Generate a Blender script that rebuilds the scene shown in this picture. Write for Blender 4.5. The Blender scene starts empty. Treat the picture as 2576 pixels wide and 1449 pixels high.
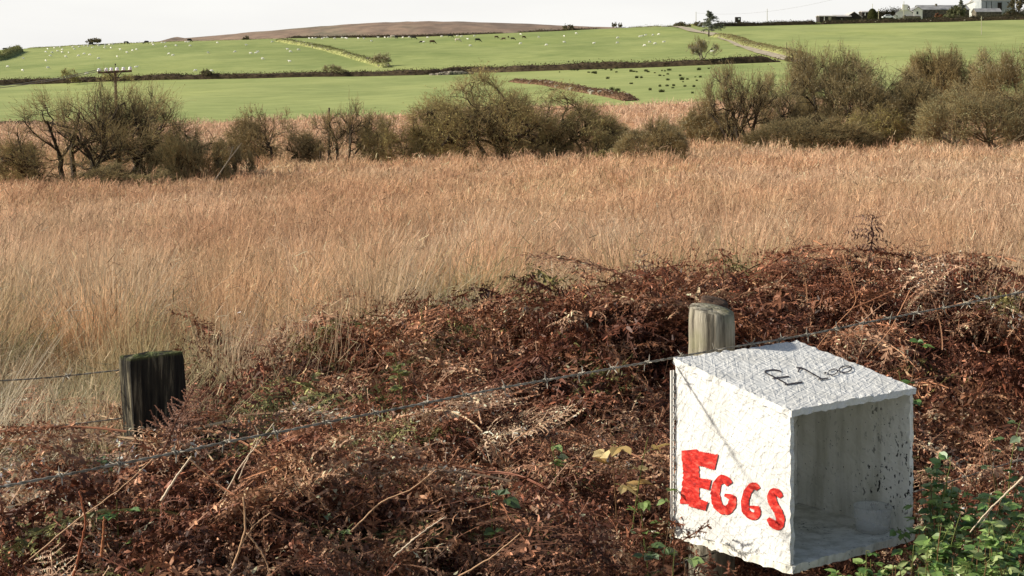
import bpy, bmesh, math, random
import numpy as np
from mathutils import Vector, Matrix, Euler

# ------------------------------------------------------------------ camera, sky, sun
SC = bpy.context.scene
COL = SC.collection
F, H0, CX = 4025.0, 220.7, 1288.0        # focal length, horizon row and centre column on a 2576 wide picture
EYE = 1.7
cam_d = bpy.data.cameras.new("camera")
cam = bpy.data.objects.new("camera", cam_d)
COL.objects.link(cam)
cam.location = (0, 0, EYE)
cam.rotation_euler = (math.pi / 2, 0, 0)
cam_d.sensor_width = 36
cam_d.lens = 36 * F / 2576
cam_d.shift_y = -(724.5 - H0) / 2576
cam_d.clip_start = 0.05
cam_d.clip_end = 20000
SC.camera = cam

SUN_EL, SUN_AZ = math.radians(28), math.radians(-93)      # azimuth from +Y towards +X
world = bpy.data.worlds.new("World")
SC.world = world
world.use_nodes = True
wt = world.node_tree
wt.nodes.clear()
wo = wt.nodes.new("ShaderNodeOutputWorld")
bg = wt.nodes.new("ShaderNodeBackground")
sky = wt.nodes.new("ShaderNodeTexSky")
sky.sky_type = 'NISHITA'
sky.sun_disc = False
sky.sun_elevation = SUN_EL
sky.sun_rotation = SUN_AZ
sky.dust_density = 2.5
sky.air_density = 1.0
# thin bright cloud cover, thickest towards the horizon
tc = wt.nodes.new("ShaderNodeTexCoord")
sep = wt.nodes.new("ShaderNodeSeparateXYZ")
wt.links.new(tc.outputs["Generated"], sep.inputs[0])
mp = wt.nodes.new("ShaderNodeMapping")
mp.inputs["Scale"].default_value = (3, 3, 14)
wt.links.new(tc.outputs["Generated"], mp.inputs[0])
nz = wt.nodes.new("ShaderNodeTexNoise")
nz.inputs["Scale"].default_value = 1.6
nz.inputs["Detail"].default_value = 5
wt.links.new(mp.outputs[0], nz.inputs["Vector"])
cr = wt.nodes.new("ShaderNodeValToRGB")
cr.color_ramp.elements[0].position = 0.38
cr.color_ramp.elements[0].color = (8.7, 8.6, 8.4, 1)
cr.color_ramp.elements[1].position = 0.62
cr.color_ramp.elements[1].color = (9.3, 9.2, 8.9, 1)
wt.links.new(nz.outputs["Fac"], cr.inputs[0])
hz = wt.nodes.new("ShaderNodeMapRange")
hz.inputs["From Min"].default_value = 0.09
hz.inputs["From Max"].default_value = 0.30
hz.inputs["To Min"].default_value = 0.96
hz.inputs["To Max"].default_value = 0.0
wt.links.new(sep.outputs["Z"], hz.inputs["Value"])
mx = wt.nodes.new("ShaderNodeMix")
mx.data_type = 'RGBA'
wt.links.new(hz.outputs[0], mx.inputs["Factor"])
wt.links.new(sky.outputs[0], mx.inputs["A"])
wt.links.new(cr.outputs[0], mx.inputs["B"])
wt.links.new(mx.outputs["Result"], bg.inputs["Color"])
bg.inputs["Strength"].default_value = 0.088
wt.links.new(bg.outputs[0], wo.inputs[0])

sun_d = bpy.data.lights.new("sun", 'SUN')
sun_d.energy = 5.0
sun_d.angle = math.radians(2.0)
sun_d.color = (1.0, 0.93, 0.82)
sun = bpy.data.objects.new("sun", sun_d)
COL.objects.link(sun)
SV = Vector((math.sin(SUN_AZ) * math.cos(SUN_EL), math.cos(SUN_AZ) * math.cos(SUN_EL), math.sin(SUN_EL)))
sun.rotation_euler = (-SV).to_track_quat('-Z', 'Y').to_euler()
sun.location = (-20, 5, 20)
SC.view_settings.view_transform = 'Standard'
SC.view_settings.look = 'None'
SC.view_settings.exposure = 0.30
SC.view_settings.gamma = 1.0
SC.render.engine = 'CYCLES'
SC.cycles.max_bounces = 6
SC.cycles.diffuse_bounces = 3
SC.cycles.transparent_max_bounces = 6
SC.cycles.use_denoising = True
SC.cycles.denoiser = 'OPENIMAGEDENOISE'
SC.cycles.denoising_input_passes = 'RGB_ALBEDO_NORMAL'

R = np.random.default_rng(7)
random.seed(7)

# ------------------------------------------------------------------ helpers
def lin(r, g, b):
    f = lambda c: ((c / 255 + 0.055) / 1.055) ** 2.4 if c > 10 else c / 255 / 12.92
    return (f(r), f(g), f(b))

def tag(o, label=None, cat=None, group=None, kind=None):
    if label: o["label"] = label
    if cat: o["category"] = cat
    if group: o["group"] = group
    if kind: o["kind"] = kind
    return o

def nmesh(name, V, quads=None, tris=None, mat=None, col=None, parent=None, smooth=False, fcol=None):
    """numpy arrays -> one linked mesh object; col = per vertex colour (n,3)"""
    V = np.asarray(V, np.float32).reshape(-1, 3)
    me = bpy.data.meshes.new(name)
    nq = 0 if quads is None else len(quads)
    nt = 0 if tris is None else len(tris)
    me.vertices.add(len(V))
    me.vertices.foreach_set("co", V.ravel())
    L = []
    if nq: L.append(np.asarray(quads, np.int32).ravel())
    if nt: L.append(np.asarray(tris, np.int32).ravel())
    L = np.concatenate(L) if L else np.zeros(0, np.int32)
    me.loops.add(len(L))
    me.loops.foreach_set("vertex_index", L)
    me.polygons.add(nq + nt)
    st = np.concatenate([np.arange(nq) * 4, nq * 4 + np.arange(nt) * 3]).astype(np.int32)
    me.polygons.foreach_set("loop_start", st)
    me.update(calc_edges=True)
    if col is not None:
        a = me.color_attributes.new("tint", 'FLOAT_COLOR', 'POINT')
        c4 = np.ones((len(V), 4), np.float32)
        c4[:, :3] = col
        a.data.foreach_set("color", c4.ravel())
    me.polygons.foreach_set("use_smooth", np.full(nq + nt, bool(smooth)))
    if mat: me.materials.append(mat)
    o = bpy.data.objects.new(name, me)
    COL.objects.link(o)
    if parent: o.parent = parent
    return o

def empty(name, loc, rz=0):
    o = bpy.data.objects.new(name, None)
    COL.objects.link(o)
    o.location = loc
    o.rotation_euler = (0, 0, rz)
    o.empty_display_size = 0.2
    return o

class Geo:
    """collects geometry; build() makes one object"""
    def __init__(s): s.V, s.Q, s.T, s.C, s.n = [], [], [], [], 0
    def add(s, V, Q=None, T=None, C=None):
        V = np.asarray(V, float).reshape(-1, 3)
        if Q is not None and len(Q): s.Q.append(np.asarray(Q) + s.n)
        if T is not None and len(T): s.T.append(np.asarray(T) + s.n)
        s.V.append(V)
        if C is not None:
            C = np.asarray(C, float)
            s.C.append(np.broadcast_to(C, (len(V), 3)))
        s.n += len(V)
        return s
    def box(s, x0, x1, y0, y1, z0, z1, C=None):
        V = [(x, y, z) for z in (z0, z1) for y in (y0, y1) for x in (x0, x1)]
        Q = [(0, 2, 3, 1), (4, 5, 7, 6), (0, 1, 5, 4), (2, 6, 7, 3), (0, 4, 6, 2), (1, 3, 7, 5)]
        return s.add(V, Q, None, C)
    def tube(s, pts, rad, sides=6, C=None, caps=True):
        pts = np.asarray(pts, float)
        n = len(pts)
        rad = np.broadcast_to(np.asarray(rad, float), (n,))
        tan = np.gradient(pts, axis=0)
        tan /= np.linalg.norm(tan, axis=1)[:, None] + 1e-12
        up = np.array([0, 0, 1.0]) if abs(tan[0][2]) < .9 else np.array([1.0, 0, 0])
        V = []
        a = np.arange(sides) / sides * 2 * math.pi
        e1 = np.cross(tan[0], up)
        for i in range(n):
            e1 = e1 - tan[i] * e1.dot(tan[i])
            e1 /= np.linalg.norm(e1) + 1e-12
            e2 = np.cross(tan[i], e1)
            V.append(pts[i] + rad[i] * (np.cos(a)[:, None] * e1 + np.sin(a)[:, None] * e2))
        V = np.concatenate(V)
        Q = [(i * sides + k, i * sides + (k + 1) % sides, (i + 1) * sides + (k + 1) % sides, (i + 1) * sides + k)
             for i in range(n - 1) for k in range(sides)]
        T = []
        if caps:
            T += [(0, k + 1, k) for k in range(1, sides - 1)]
            b = (n - 1) * sides
            T += [(b, b + k, b + k + 1) for k in range(1, sides - 1)]
        return s.add(V, Q, T, C)
    def build(s, name, mat, parent=None, smooth=False):
        return nmesh(name, np.concatenate(s.V), np.concatenate(s.Q) if s.Q else None, np.concatenate(s.T) if s.T else None,
                     mat, np.concatenate(s.C) if s.C else None, parent, smooth)

def segs_mesh(P0, P1, R0, R1, sides=4):
    """unjoined prisms for many straight segments"""
    P0, P1 = np.asarray(P0, float), np.asarray(P1, float)
    R0, R1 = np.asarray(R0, float), np.asarray(R1, float)
    d = P1 - P0
    d /= np.linalg.norm(d, axis=1)[:, None] + 1e-12
    up = np.where(np.abs(d[:, 2:3]) < .9, np.array([[0, 0, 1.0]]), np.array([[1.0, 0, 0]]))
    e1 = np.cross(d, up)
    e1 /= np.linalg.norm(e1, axis=1)[:, None] + 1e-12
    e2 = np.cross(d, e1)
    a = np.arange(sides) / sides * 2 * math.pi
    ring = np.cos(a)[None, :, None] * e1[:, None] + np.sin(a)[None, :, None] * e2[:, None]
    A = P0[:, None] + ring * R0[:, None, None]
    B = P1[:, None] + ring * R1[:, None, None]
    V = np.concatenate([A, B], 1).reshape(-1, 3)
    k = np.arange(sides)
    q = np.stack([k, (k + 1) % sides, (k + 1) % sides + sides, k + sides], 1)
    Q = (np.arange(len(P0))[:, None, None] * (2 * sides) + q[None]).reshape(-1, 4)
    return V, Q

def leaf_quads(P, size, rng, flat=0.0, aspect=0.6):
    """one small randomly turned kite per point"""
    n = len(P)
    d = rng.normal(size=(n, 3)); d /= np.linalg.norm(d, axis=1)[:, None]
    e = rng.normal(size=(n, 3)); e[:, 2] *= (1 - flat)
    e -= d * (e * d).sum(1)[:, None]; e /= np.linalg.norm(e, axis=1)[:, None] + 1e-9
    s = np.broadcast_to(size, (n,))[:, None]
    V = np.stack([P - d * s * .5, P + e * s * .5 * aspect, P + d * s * .5, P - e * s * .5 * aspect], 1).reshape(-1, 3)
    Q = np.arange(n * 4).reshape(-1, 4)
    return V, Q

def _hash(ix, iy, seed):
    h = (ix.astype(np.int64) * 374761393 + iy.astype(np.int64) * 668265263 + seed * 1442695041) & 0x7fffffff
    h = ((h ^ (h >> 13)) * 1274126177) & 0x7fffffff
    return ((h ^ (h >> 16)) & 0xffff) / 65535.0

def vnoise(x, y, scale, seed=0, oct=2):
    x = np.asarray(x, float) / scale; y = np.asarray(y, float) / scale
    out, amp, tot = 0, 1.0, 0
    for o in range(oct):
        ix, iy = np.floor(x), np.floor(y)
        fx, fy = x - ix, y - iy
        fx = fx * fx * (3 - 2 * fx); fy = fy * fy * (3 - 2 * fy)
        a, b = _hash(ix, iy, seed + o), _hash(ix + 1, iy, seed + o)
        c, d = _hash(ix, iy + 1, seed + o), _hash(ix + 1, iy + 1, seed + o)
        out = out + amp * ((a * (1 - fx) + b * fx) * (1 - fy) + (c * (1 - fx) + d * fx) * fy)
        tot += amp; amp *= .5; x = x * 2.03 + 7; y = y * 2.03 + 3
    return out / tot

# ------------------------------------------------------------------ materials
class N:
    def __init__(s, name):
        s.m = bpy.data.materials.new(name); s.m.use_nodes = True
        s.t = s.m.node_tree; s.t.nodes.clear()
        s.out = s.t.nodes.new("ShaderNodeOutputMaterial")
    def n(s, typ, **kw):
        nd = s.t.nodes.new("ShaderNode" + typ)
        for k, v in kw.items():
            if k in nd.inputs.keys(): s.set(nd, k, v)
            else: setattr(nd, k, v)
        return nd
    def set(s, nd, k, v):
        if isinstance(v, bpy.types.NodeSocket): s.t.links.new(v, nd.inputs[k])
        else: nd.inputs[k].default_value = v
    def pos(s): return s.n("NewGeometry").outputs["Position"]
    def obj(s): return s.n("TexCoord").outputs["Object"]
    def map(s, v, scale=(1, 1, 1), rot=(0, 0, 0)):
        m = s.n("Mapping"); s.t.links.new(v, m.inputs[0]); m.inputs["Scale"].default_value = scale; m.inputs["Rotation"].default_value = rot
        return m.outputs[0]
    def noise(s, v, scale, detail=4, rough=.55):
        x = s.n("TexNoise"); s.t.links.new(v, x.inputs["Vector"]); x.inputs["Scale"].default_value = scale
        x.inputs["Detail"].default_value = detail; x.inputs["Roughness"].default_value = rough
        return x.outputs["Fac"]
    def ramp(s, f, *st):
        r = s.n("ValToRGB"); s.t.links.new(f, r.inputs[0]); e = r.color_ramp.elements
        while len(e) < len(st): e.new(.5)
        for i, (p, c) in enumerate(st):
            e[i].position = p; e[i].color = (*c, 1) if hasattr(c, "__len__") else (c, c, c, 1)
        return r.outputs[0]
    def mix(s, f, a, b, mode='MIX'):
        m = s.n("Mix", data_type='RGBA', blend_type=mode)
        for k, v in (("Factor", f), ("A", a), ("B", b)):
            if isinstance(v, tuple) and len(v) == 3: v = (*v, 1)
            sock = [i for i in m.inputs if i.name == k and i.enabled][0]
            if isinstance(v, bpy.types.NodeSocket): s.t.links.new(v, sock)
            else: sock.default_value = v
        return [o for o in m.outputs if o.enabled][0]
    def math(s, op, a, b=0.0):
        m = s.n("Math", operation=op)
        for i, v in enumerate((a, b)):
            if isinstance(v, bpy.types.NodeSocket): s.t.links.new(v, m.inputs[i])
            else: m.inputs[i].default_value = v
        return m.outputs[0]
    def attr(s, name="tint"): return s.n("Attribute", attribute_name=name).outputs["Color"]
    def bump(s, h, strength=.5, dist=.01):
        b = s.n("Bump"); s.t.links.new(h, b.inputs["Height"]); b.inputs["Strength"].default_value = strength; b.inputs["Distance"].default_value = dist
        return b.outputs[0]
    def principled(s, color, rough=.8, normal=None, metal=0.0, spec=.3):
        p = s.n("BsdfPrincipled")
        s.set(p, "Base Color", (*color, 1) if isinstance(color, tuple) and len(color) == 3 else color)
        s.set(p, "Roughness", rough); s.set(p, "Metallic", metal); s.set(p, "Specular IOR Level", spec)
        if normal is not None: s.t.links.new(normal, p.inputs["Normal"])
        s.t.links.new(p.outputs[0], s.out.inputs[0])
        return s.m
    def leafy(s, color, trans=.35, gloss=0.0, rough=.4):
        d = s.n("BsdfDiffuse"); t = s.n("BsdfTranslucent"); m = s.n("MixShader")
        for nd in (d, t): s.set(nd, "Color", (*color, 1) if isinstance(color, tuple) else color)
        m.inputs[0].default_value = trans
        s.t.links.new(d.outputs[0], m.inputs[1]); s.t.links.new(t.outputs[0], m.inputs[2])
        o = m.outputs[0]
        if gloss:
            g = s.n("BsdfGlossy"); g.inputs["Roughness"].default_value = rough
            m2 = s.n("MixShader"); m2.inputs[0].default_value = gloss
            s.t.links.new(o, m2.inputs[1]); s.t.links.new(g.outputs[0], m2.inputs[2]); o = m2.outputs[0]
        s.t.links.new(o, s.out.inputs[0])
        return s.m

def noisy(name, a, b, scale, rough=.85, bump=0.0, dist=.01, obj=True):
    k = N(name); v = k.obj() if obj else k.pos(); f = k.noise(v, scale, 6)
    return k.principled(k.ramp(f, (.35, a), (.65, b)), rough, k.bump(f, bump, dist) if bump else None)

M = {}
k = N("grass_blade"); M["grass"] = k.leafy(k.attr(), .38)
k = N("bracken_leaf"); M["bracken"] = k.leafy(k.attr(), .16, .02, .5)
k = N("tree_leaf"); M["leaf"] = k.leafy(k.attr(), .35)
k = N("bramble_leaf"); M["bramble"] = k.leafy(k.attr(), .3, .07, .35)
k = N("dead_stalk"); M["stalk"] = k.principled(k.attr(), .6)
k = N("twig_bark"); v = k.obj(); M["bark"] = k.principled(k.ramp(k.noise(v, 3.0), (.3, lin(76, 66, 50)), (.7, lin(120, 106, 80))), .9)
k = N("fine_twig"); v = k.obj(); M["twig"] = k.principled(k.ramp(k.noise(v, 1.3), (.3, lin(134, 120, 82)), (.7, lin(174, 156, 110))), .9)
k = N("dark_bark"); v = k.obj(); M["dark_bark"] = k.principled(k.ramp(k.noise(v, 3.0), (.3, lin(38, 32, 25)), (.7, lin(72, 62, 47))), .9)
k = N("pale_bark"); v = k.obj(); M["pale_bark"] = k.principled(k.ramp(k.noise(v, 3.0), (.3, lin(105, 98, 85)), (.7, lin(150, 142, 126))), .9)
k = N("hedge_bank"); v = k.pos(); M["bank"] = k.principled(k.ramp(k.noise(v, 1.2, 6), (.35, lin(52, 42, 32)), (.68, lin(92, 78, 56))), .95)
k = N("brown_bank"); v = k.pos(); M["brown_bank"] = k.principled(k.ramp(k.noise(v, 1.2, 6), (.35, lin(84, 62, 46)), (.68, lin(128, 98, 72))), .95)
k = N("grass_bank"); v = k.pos(); M["grass_bank"] = k.principled(k.ramp(k.noise(v, .8, 6), (.35, lin(112, 118, 68)), (.68, lin(158, 158, 100))), .95)
M["stone"] = noisy("field_stone", lin(105, 98, 84), lin(168, 160, 142), 2.0, .9, .5, .05)
M["dark_stone"] = noisy("dark_stone", lin(68, 62, 54), lin(120, 112, 98), 1.2, .9, .5, .05)
M["whitewash"] = noisy("whitewash", lin(215, 212, 202), lin(236, 233, 224), .6, .8)
M["slate"] = noisy("slate_roof", lin(118, 118, 118), lin(150, 150, 148), .5, .6)
M["sheet_roof"] = noisy("pale_sheet_roof", lin(178, 174, 168), lin(206, 200, 192), .4, .6)
M["shed_white"] = noisy("white_cladding", lin(214, 214, 210), lin(236, 236, 232), .3, .6)
M["shed_grey"] = noisy("grey_cladding", lin(140, 146, 148), lin(168, 172, 172), .3, .6)  # side of the white shed, coloured greyer than its sunlit end
M["dark_open"] = noisy("dark_boards_openings", lin(38, 34, 30), lin(60, 54, 48), .8, .9)  # real dark boards, also the painted shade of open barn fronts
M["glass_dark"] = N("window_pane").principled((.03, .035, .04), .15)
M["car_white"] = N("car_paint").principled(lin(226, 228, 228), .25)
M["rubber"] = N("rubber").principled((.02, .02, .02), .8)
M["pole"] = noisy("pole_timber", lin(66, 57, 45), lin(104, 92, 74), 4, .9)
M["pale_pole"] = noisy("pale_pole_timber", lin(150, 148, 120), lin(178, 174, 146), 4, .9)
M["ceramic"] = N("white_ceramic").principled(lin(238, 238, 236), .2, spec=.6)
M["cable"] = N("grey_cable").principled(lin(120, 118, 108), .6)
M["iron"] = N("dark_iron").principled(lin(60, 58, 54), .6)
k = N("track"); v = k.pos(); M["track"] = k.principled(k.ramp(k.noise(v, .7, 6), (.35, lin(150, 138, 114)), (.68, lin(186, 174, 150))), .95)
k = N("sheep_wool"); M["wool"] = k.principled(k.attr(), .95)
k = N("cow_hide"); M["hide"] = k.principled(k.attr(), .7)

# ground sheet: marsh litter, pasture
k = N("ground")
v = k.pos()
edge = k.n("Attribute", attribute_name="edge").outputs["Fac"]
jig = k.math('MULTIPLY', k.math('SUBTRACT', k.noise(v, .35, 5, .65), .5), 14.0)
fac = k.ramp(k.math('ADD', k.math('MULTIPLY', k.math('ADD', edge, jig), .25), .5), (.3, 0.0), (.7, 1.0))
marsh = k.ramp(k.noise(v, .5, 6), (.3, lin(150, 112, 82)), (.7, lin(196, 152, 114)))
near = k.ramp(k.noise(v, 6.0, 6), (.3, lin(44, 32, 24)), (.7, lin(84, 62, 44)))
nf = k.n("Attribute", attribute_name="near").outputs["Fac"]
marsh = k.mix(nf, marsh, near)
n1 = k.noise(k.map(v, (1, .6, 1)), .05, 6, .6)
n2 = k.noise(k.map(v, (.35, 1.3, 1)), .55, 6, .75)
past = k.mix(.5, k.attr("tint"), k.ramp(n1, (.38, lin(112, 132, 70)), (.62, lin(172, 178, 110))))
past = k.mix(.38, past, k.ramp(n2, (.42, lin(92, 108, 56)), (.60, lin(168, 174, 108))))
n3 = k.noise(k.map(v, (1, .5, 1)), .022, 6, .62)
past = k.mix(.6, past, k.ramp(n3, (.36, (.66, .72, .62)), (.5, (.98, .98, .98)), (.64, (1.12, 1.08, .98))), 'MULTIPLY')
past = k.mix(.10, past, lin(150, 146, 112))
gcol = k.mix(fac, marsh, past)
M["ground"] = k.principled(gcol, .95, k.bump(n2, .3, .08), spec=.1)

k = N("moor")
v = k.pos()
g1 = k.noise(k.map(v, (1, .35, 2)), .006, 6, .6)
g2 = k.noise(k.map(v, (1, .5, 2)), .03, 5, .7)
c = k.ramp(g1, (.34, lin(118, 106, 94)), (.5, lin(146, 122, 102)), (.62, lin(126, 122, 98)))
c = k.mix(.5, c, k.ramp(g2, (.4, lin(102, 92, 82)), (.62, lin(160, 138, 118))))
M["moor"] = k.principled(c, .95, k.bump(g2, .4, 4.0), spec=.1)

# white painted strand board
def strand_board(name, inside=False, plane='x', depth=.0013):
    k = N(name)
    v = k.obj()
    h = None
    for i, th in enumerate((.3, .8, 1.25, 1.75, 2.3, 2.8)):
        if plane == 'x': w = k.map(k.map(v, (1, 1, 1), (th, 0, 0)), (40, 7, 62))
        elif plane == 'z': w = k.map(k.map(v, (1, 1, 1), (0, 0, th)), (7, 62, 40))
        else: w = k.map(k.map(v, (1, 1, 1), (0, th, 0)), (7, 40, 62))
        w = k.n("Vector" + "Math", operation='ADD') if False else w
        w = k.noise(w, 1.0 + .07 * i, 1.2, .5)
        w = k.math('MULTIPLY', k.ramp(w, (.50, 0.0), (.56, .75), (.68, 1.0)), .5 + .06 * i)
        h = w if h is None else k.math('ADD', h, w)
    fine = k.noise(v, 160, 4)
    hh = k.math('ADD', k.math('MULTIPLY', h, 1.0), k.math('MULTIPLY', fine, .06))
    dirt = k.noise(k.map(v, (3, 3, 3)), 3.2, 7, .65)
    base = k.ramp(dirt, (.30, lin(196, 195, 188)), (.6, lin(218, 218, 213)))
    crev = k.ramp(k.noise(v, 90, 3), (.66, 0.0), (.74, .55))
    base = k.mix(crev, base, lin(178, 174, 160))
    if inside:
        base = k.ramp(dirt, (.30, lin(232, 230, 218)), (.6, lin(248, 246, 240)))  # inside boards coloured lighter to brighten the shaded interior
        st = k.noise(k.map(v, (9, 9, 1.1)), 2.2, 6, .65)
        stain = k.ramp(st, (.36, lin(178, 174, 152)), (.56, lin(246, 244, 236)))
        base = k.mix(.6, base, stain, 'MULTIPLY')
        grime = k.ramp(k.noise(v, 3.6, 5, .6), (.46, 0.0), (.60, 1.0))
        sp = k.ramp(k.noise(k.map(v, (1, 1, .65)), 85, 3, .6), (.60, 0.0), (.62, 1.0))
        base = k.mix(k.math('MULTIPLY', grime, sp), base, lin(30, 30, 28))
        sp2 = k.ramp(k.noise(v, 130, 2, .5), (.70, 0.0), (.72, 1.0))
        base = k.mix(sp2, base, lin(52, 52, 46))
    return k.principled(base, .75, k.bump(hh, 1.0 if not inside else .5, depth), spec=.25)
M["board"] = strand_board("white_strand_board")
M["board_top"] = strand_board("white_roof_board", False, 'z', .0010)
M["board_in"] = strand_board("stained_white_board", True)
M["board_back"] = strand_board("stained_back_board", True, 'y')
M["board_base"] = strand_board("stained_floor_board", True, 'z')
k = N("red_paint"); v = k.obj()
M["red"] = k.principled(k.ramp(k.noise(k.map(v, (20, 30, 75)), 1.0, 5, .65), (.36, lin(142, 22, 18)), (.52, lin(196, 42, 32)), (.66, lin(222, 98, 82))), .55, k.bump(k.noise(k.map(v, (14, 70, 60), (.5, .3, .8)), 1.0, 3), .8, .004))
M["ink"] = N("marker_ink").principled(lin(52, 46, 50), .7)
k = N("clear_plastic")
p = k.n("BsdfPrincipled"); k.set(p, "Base Color", (.90, .90, .86, 1)); k.set(p, "Roughness", .28); k.set(p, "Alpha", .22); k.set(p, "Specular IOR Level", .6)
k.t.links.new(p.outputs[0], k.out.inputs[0]); M["plastic"] = k.m
M["netting"] = N("white_plastic_mesh").principled(lin(222, 220, 212), .5)
k = N("grey_post"); v = k.obj()
g = k.noise(k.map(v, (22, 22, 1.3)), 2.0, 7, .65)
alg = k.noise(v, 7.0, 5)
c = k.ramp(g, (.36, lin(70, 64, 54)), (.5, lin(136, 129, 112)), (.66, lin(186, 179, 160)))
c = k.mix(k.ramp(alg, (.52, 0.0), (.70, .5)), c, lin(134, 134, 96))
M["round_post"] = k.principled(c, .9, k.bump(g, .9, .012))
k = N("old_post"); v = k.obj()
g = k.noise(k.map(v, (30, 30, 2)), 2.0, 7, .65)
c = k.ramp(g, (.42, lin(22, 20, 16)), (.55, lin(52, 48, 38)), (.66, lin(128, 120, 98)))
top = k.n("SeparateXYZ"); k.t.links.new(v, top.inputs[0])
moss = k.math('MULTIPLY', k.ramp(k.noise(v, 24, 5), (.42, 0.0), (.52, 1.0)), k.ramp(top.outputs["Z"], (.978, 0.0), (.988, 1.0)))
c = k.mix(moss, c, lin(92, 98, 56))
M["old_post"] = k.principled(c, .95, k.bump(g, 1.0, .014))
k = N("dim_post"); v = k.obj()
g = k.noise(k.map(v, (30, 30, 2)), 2.0, 7, .65)
M["dim_post"] = k.principled(k.ramp(g, (.36, lin(54, 40, 32)), (.6, lin(96, 76, 60))), .95, k.bump(g, .8, .01))
k = N("galvanised_wire"); v = k.obj()
M["wire"] = k.principled(k.ramp(k.noise(v, 40, 4), (.35, lin(96, 90, 78)), (.65, lin(164, 157, 142))), .6, None, .1, .4)

# ------------------------------------------------------------------ terrain
PX = np.array([-2400, 0, 200, 400, 700, 1000, 1288, 1500, 1700, 1932, 2100, 2576, 5000], float)
U = (PX - CX) / F
def rowz(rows, Y): return EYE - (np.asarray(rows, float) - H0) / F * Y
LV = []
def lv(Y, z): LV.append((Y, np.broadcast_to(np.asarray(z, float), (len(PX),))))
def ramp3(a, b, c): return np.interp(PX, [0, 1288, 2576], [a, b, c])
lv(-30, 0); lv(0, 0); lv(5, 0); lv(10, ramp3(-.12, -.08, -.04)); lv(20, ramp3(-.85, -.65, -.45)); lv(40, ramp3(-1.95, -1.6, -1.2))
lv(65, ramp3(-2.55, -2.15, -1.65)); lv(85, ramp3(-2.65, -2.35, -1.85))
r140 = [312, 312, 311, 308, 299, 287, 275, 263, 254, 245, 240, 240, 240]
r290 = [220, 216, 209, 203, 198, 194, 183, 172, 163, 153, 148, 140, 130]
r570 = [140, 128, 117, 108, 100, 96, 87, 77, 70, 63, 60, 50, 40]
lv(140, rowz(r140, 140)); lv(290, rowz(r290, 290))
z290, z570 = rowz(r290, 290), rowz(r570, 570)
lv(430, z290 + .535 * (z570 - z290)); lv(570, z570)
zr = rowz(np.array(r570) - 5, 640)
lv(640, np.where(PX > 1800, zr, z570 - 3.5)); lv(800, z570 - 12); lv(1500, -22); lv(7000, -40)
YL = np.array([a for a, _ in LV]); ZL = np.array([b for _, b in LV])
def pchip(x, y, xq):
    h = np.diff(x); d = np.diff(y, axis=0) / h[:, None]
    m = np.zeros_like(y)
    w1 = (2 * h[1:] + h[:-1])[:, None]; w2 = (h[1:] + 2 * h[:-1])[:, None]
    ok = d[:-1] * d[1:] > 0
    with np.errstate(divide='ignore', invalid='ignore'):
        mm = (w1 + w2) / (w1 / d[:-1] + w2 / d[1:])
    m[1:-1] = np.where(ok, mm, 0)
    m[0], m[-1] = d[0], d[-1]
    i = np.clip(np.searchsorted(x, xq) - 1, 0, len(x) - 2)
    t = ((xq - x[i]) / h[i])[:, None]; hh = h[i][:, None]
    return ((1 + 2 * t) * (1 - t) ** 2 * y[i] + t * (1 - t) ** 2 * hh * m[i] + t * t * (3 - 2 * t) * y[i + 1] + t * t * (t - 1) * hh * m[i + 1])
YS = np.exp(np.linspace(math.log(4), math.log(7000 + 30), 760)) - 30
YS = YS[YS < 6900]
US = np.concatenate([np.linspace(-1.5, -.40, 30)[:-1], np.linspace(-.40, .40, 241), np.linspace(.40, 1.5, 30)[1:]])
ZY = pchip(YL, ZL, YS)
ZT = np.array([np.interp(US, U, r) for r in ZY])
ker = np.exp(-.5 * (np.arange(-14, 15) / 6.0) ** 2); ker /= ker.sum()
ZT = np.array([np.convolve(np.pad(r, 14, mode='edge'), ker, 'valid') for r in ZT])
GY = np.log(YS + 30)
def gz(X, Y):
    X = np.asarray(X, float); Y = np.asarray(Y, float)
    w = X / np.maximum(Y, 6.0)
    fi = np.interp(np.log(np.clip(Y, -25, 6800) + 30), GY, np.arange(len(GY)))
    fj = np.interp(w, US, np.arange(len(US)))
    i = np.clip(fi.astype(int), 0, len(GY) - 2); j = np.clip(fj.astype(int), 0, len(US) - 2)
    a, b = fi - i, fj - j
    z = (ZT[i, j] * (1 - b) + ZT[i, j + 1] * b) * (1 - a) + (ZT[i + 1, j] * (1 - b) + ZT[i + 1, j + 1] * b) * a
    field = np.clip((Y - 150) / 80, 0, 1) * np.clip((900 - Y) / 300, 0, 1)
    mar = np.clip((Y - 9) / 10, 0, 1) * np.clip((135 - Y) / 20, 0, 1)
    return z + field * ((vnoise(X, Y, 38, 3) - .5) * .8 + (vnoise(X, Y, 9, 5) - .5) * .16) + mar * (vnoise(X, Y, 6, 9) - .5) * .35
def edgeY(X, Y): return 138 + (vnoise(X, X * 0 + 1.0, 14, 21) - .5) * 10
def gpt(px, Y, dz=0.0):
    x = (px - CX) / F * Y
    return Vector((x, Y, float(gz(np.array([x]), np.array([Y]))[0]) + dz))
def solveY(px, row, lo, hi):
    Yq = np.linspace(lo, hi, 500); x = (px - CX) / F * Yq
    rr = H0 + (EYE - gz(x, Yq)) / Yq * F
    bad = np.where(rr <= row)[0]
    return float(Yq[bad[0]]) if len(bad) else hi
def at(px, row, Y): return Vector(((px - CX) / F * Y, Y, EYE - (row - H0) / F * Y))

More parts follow.
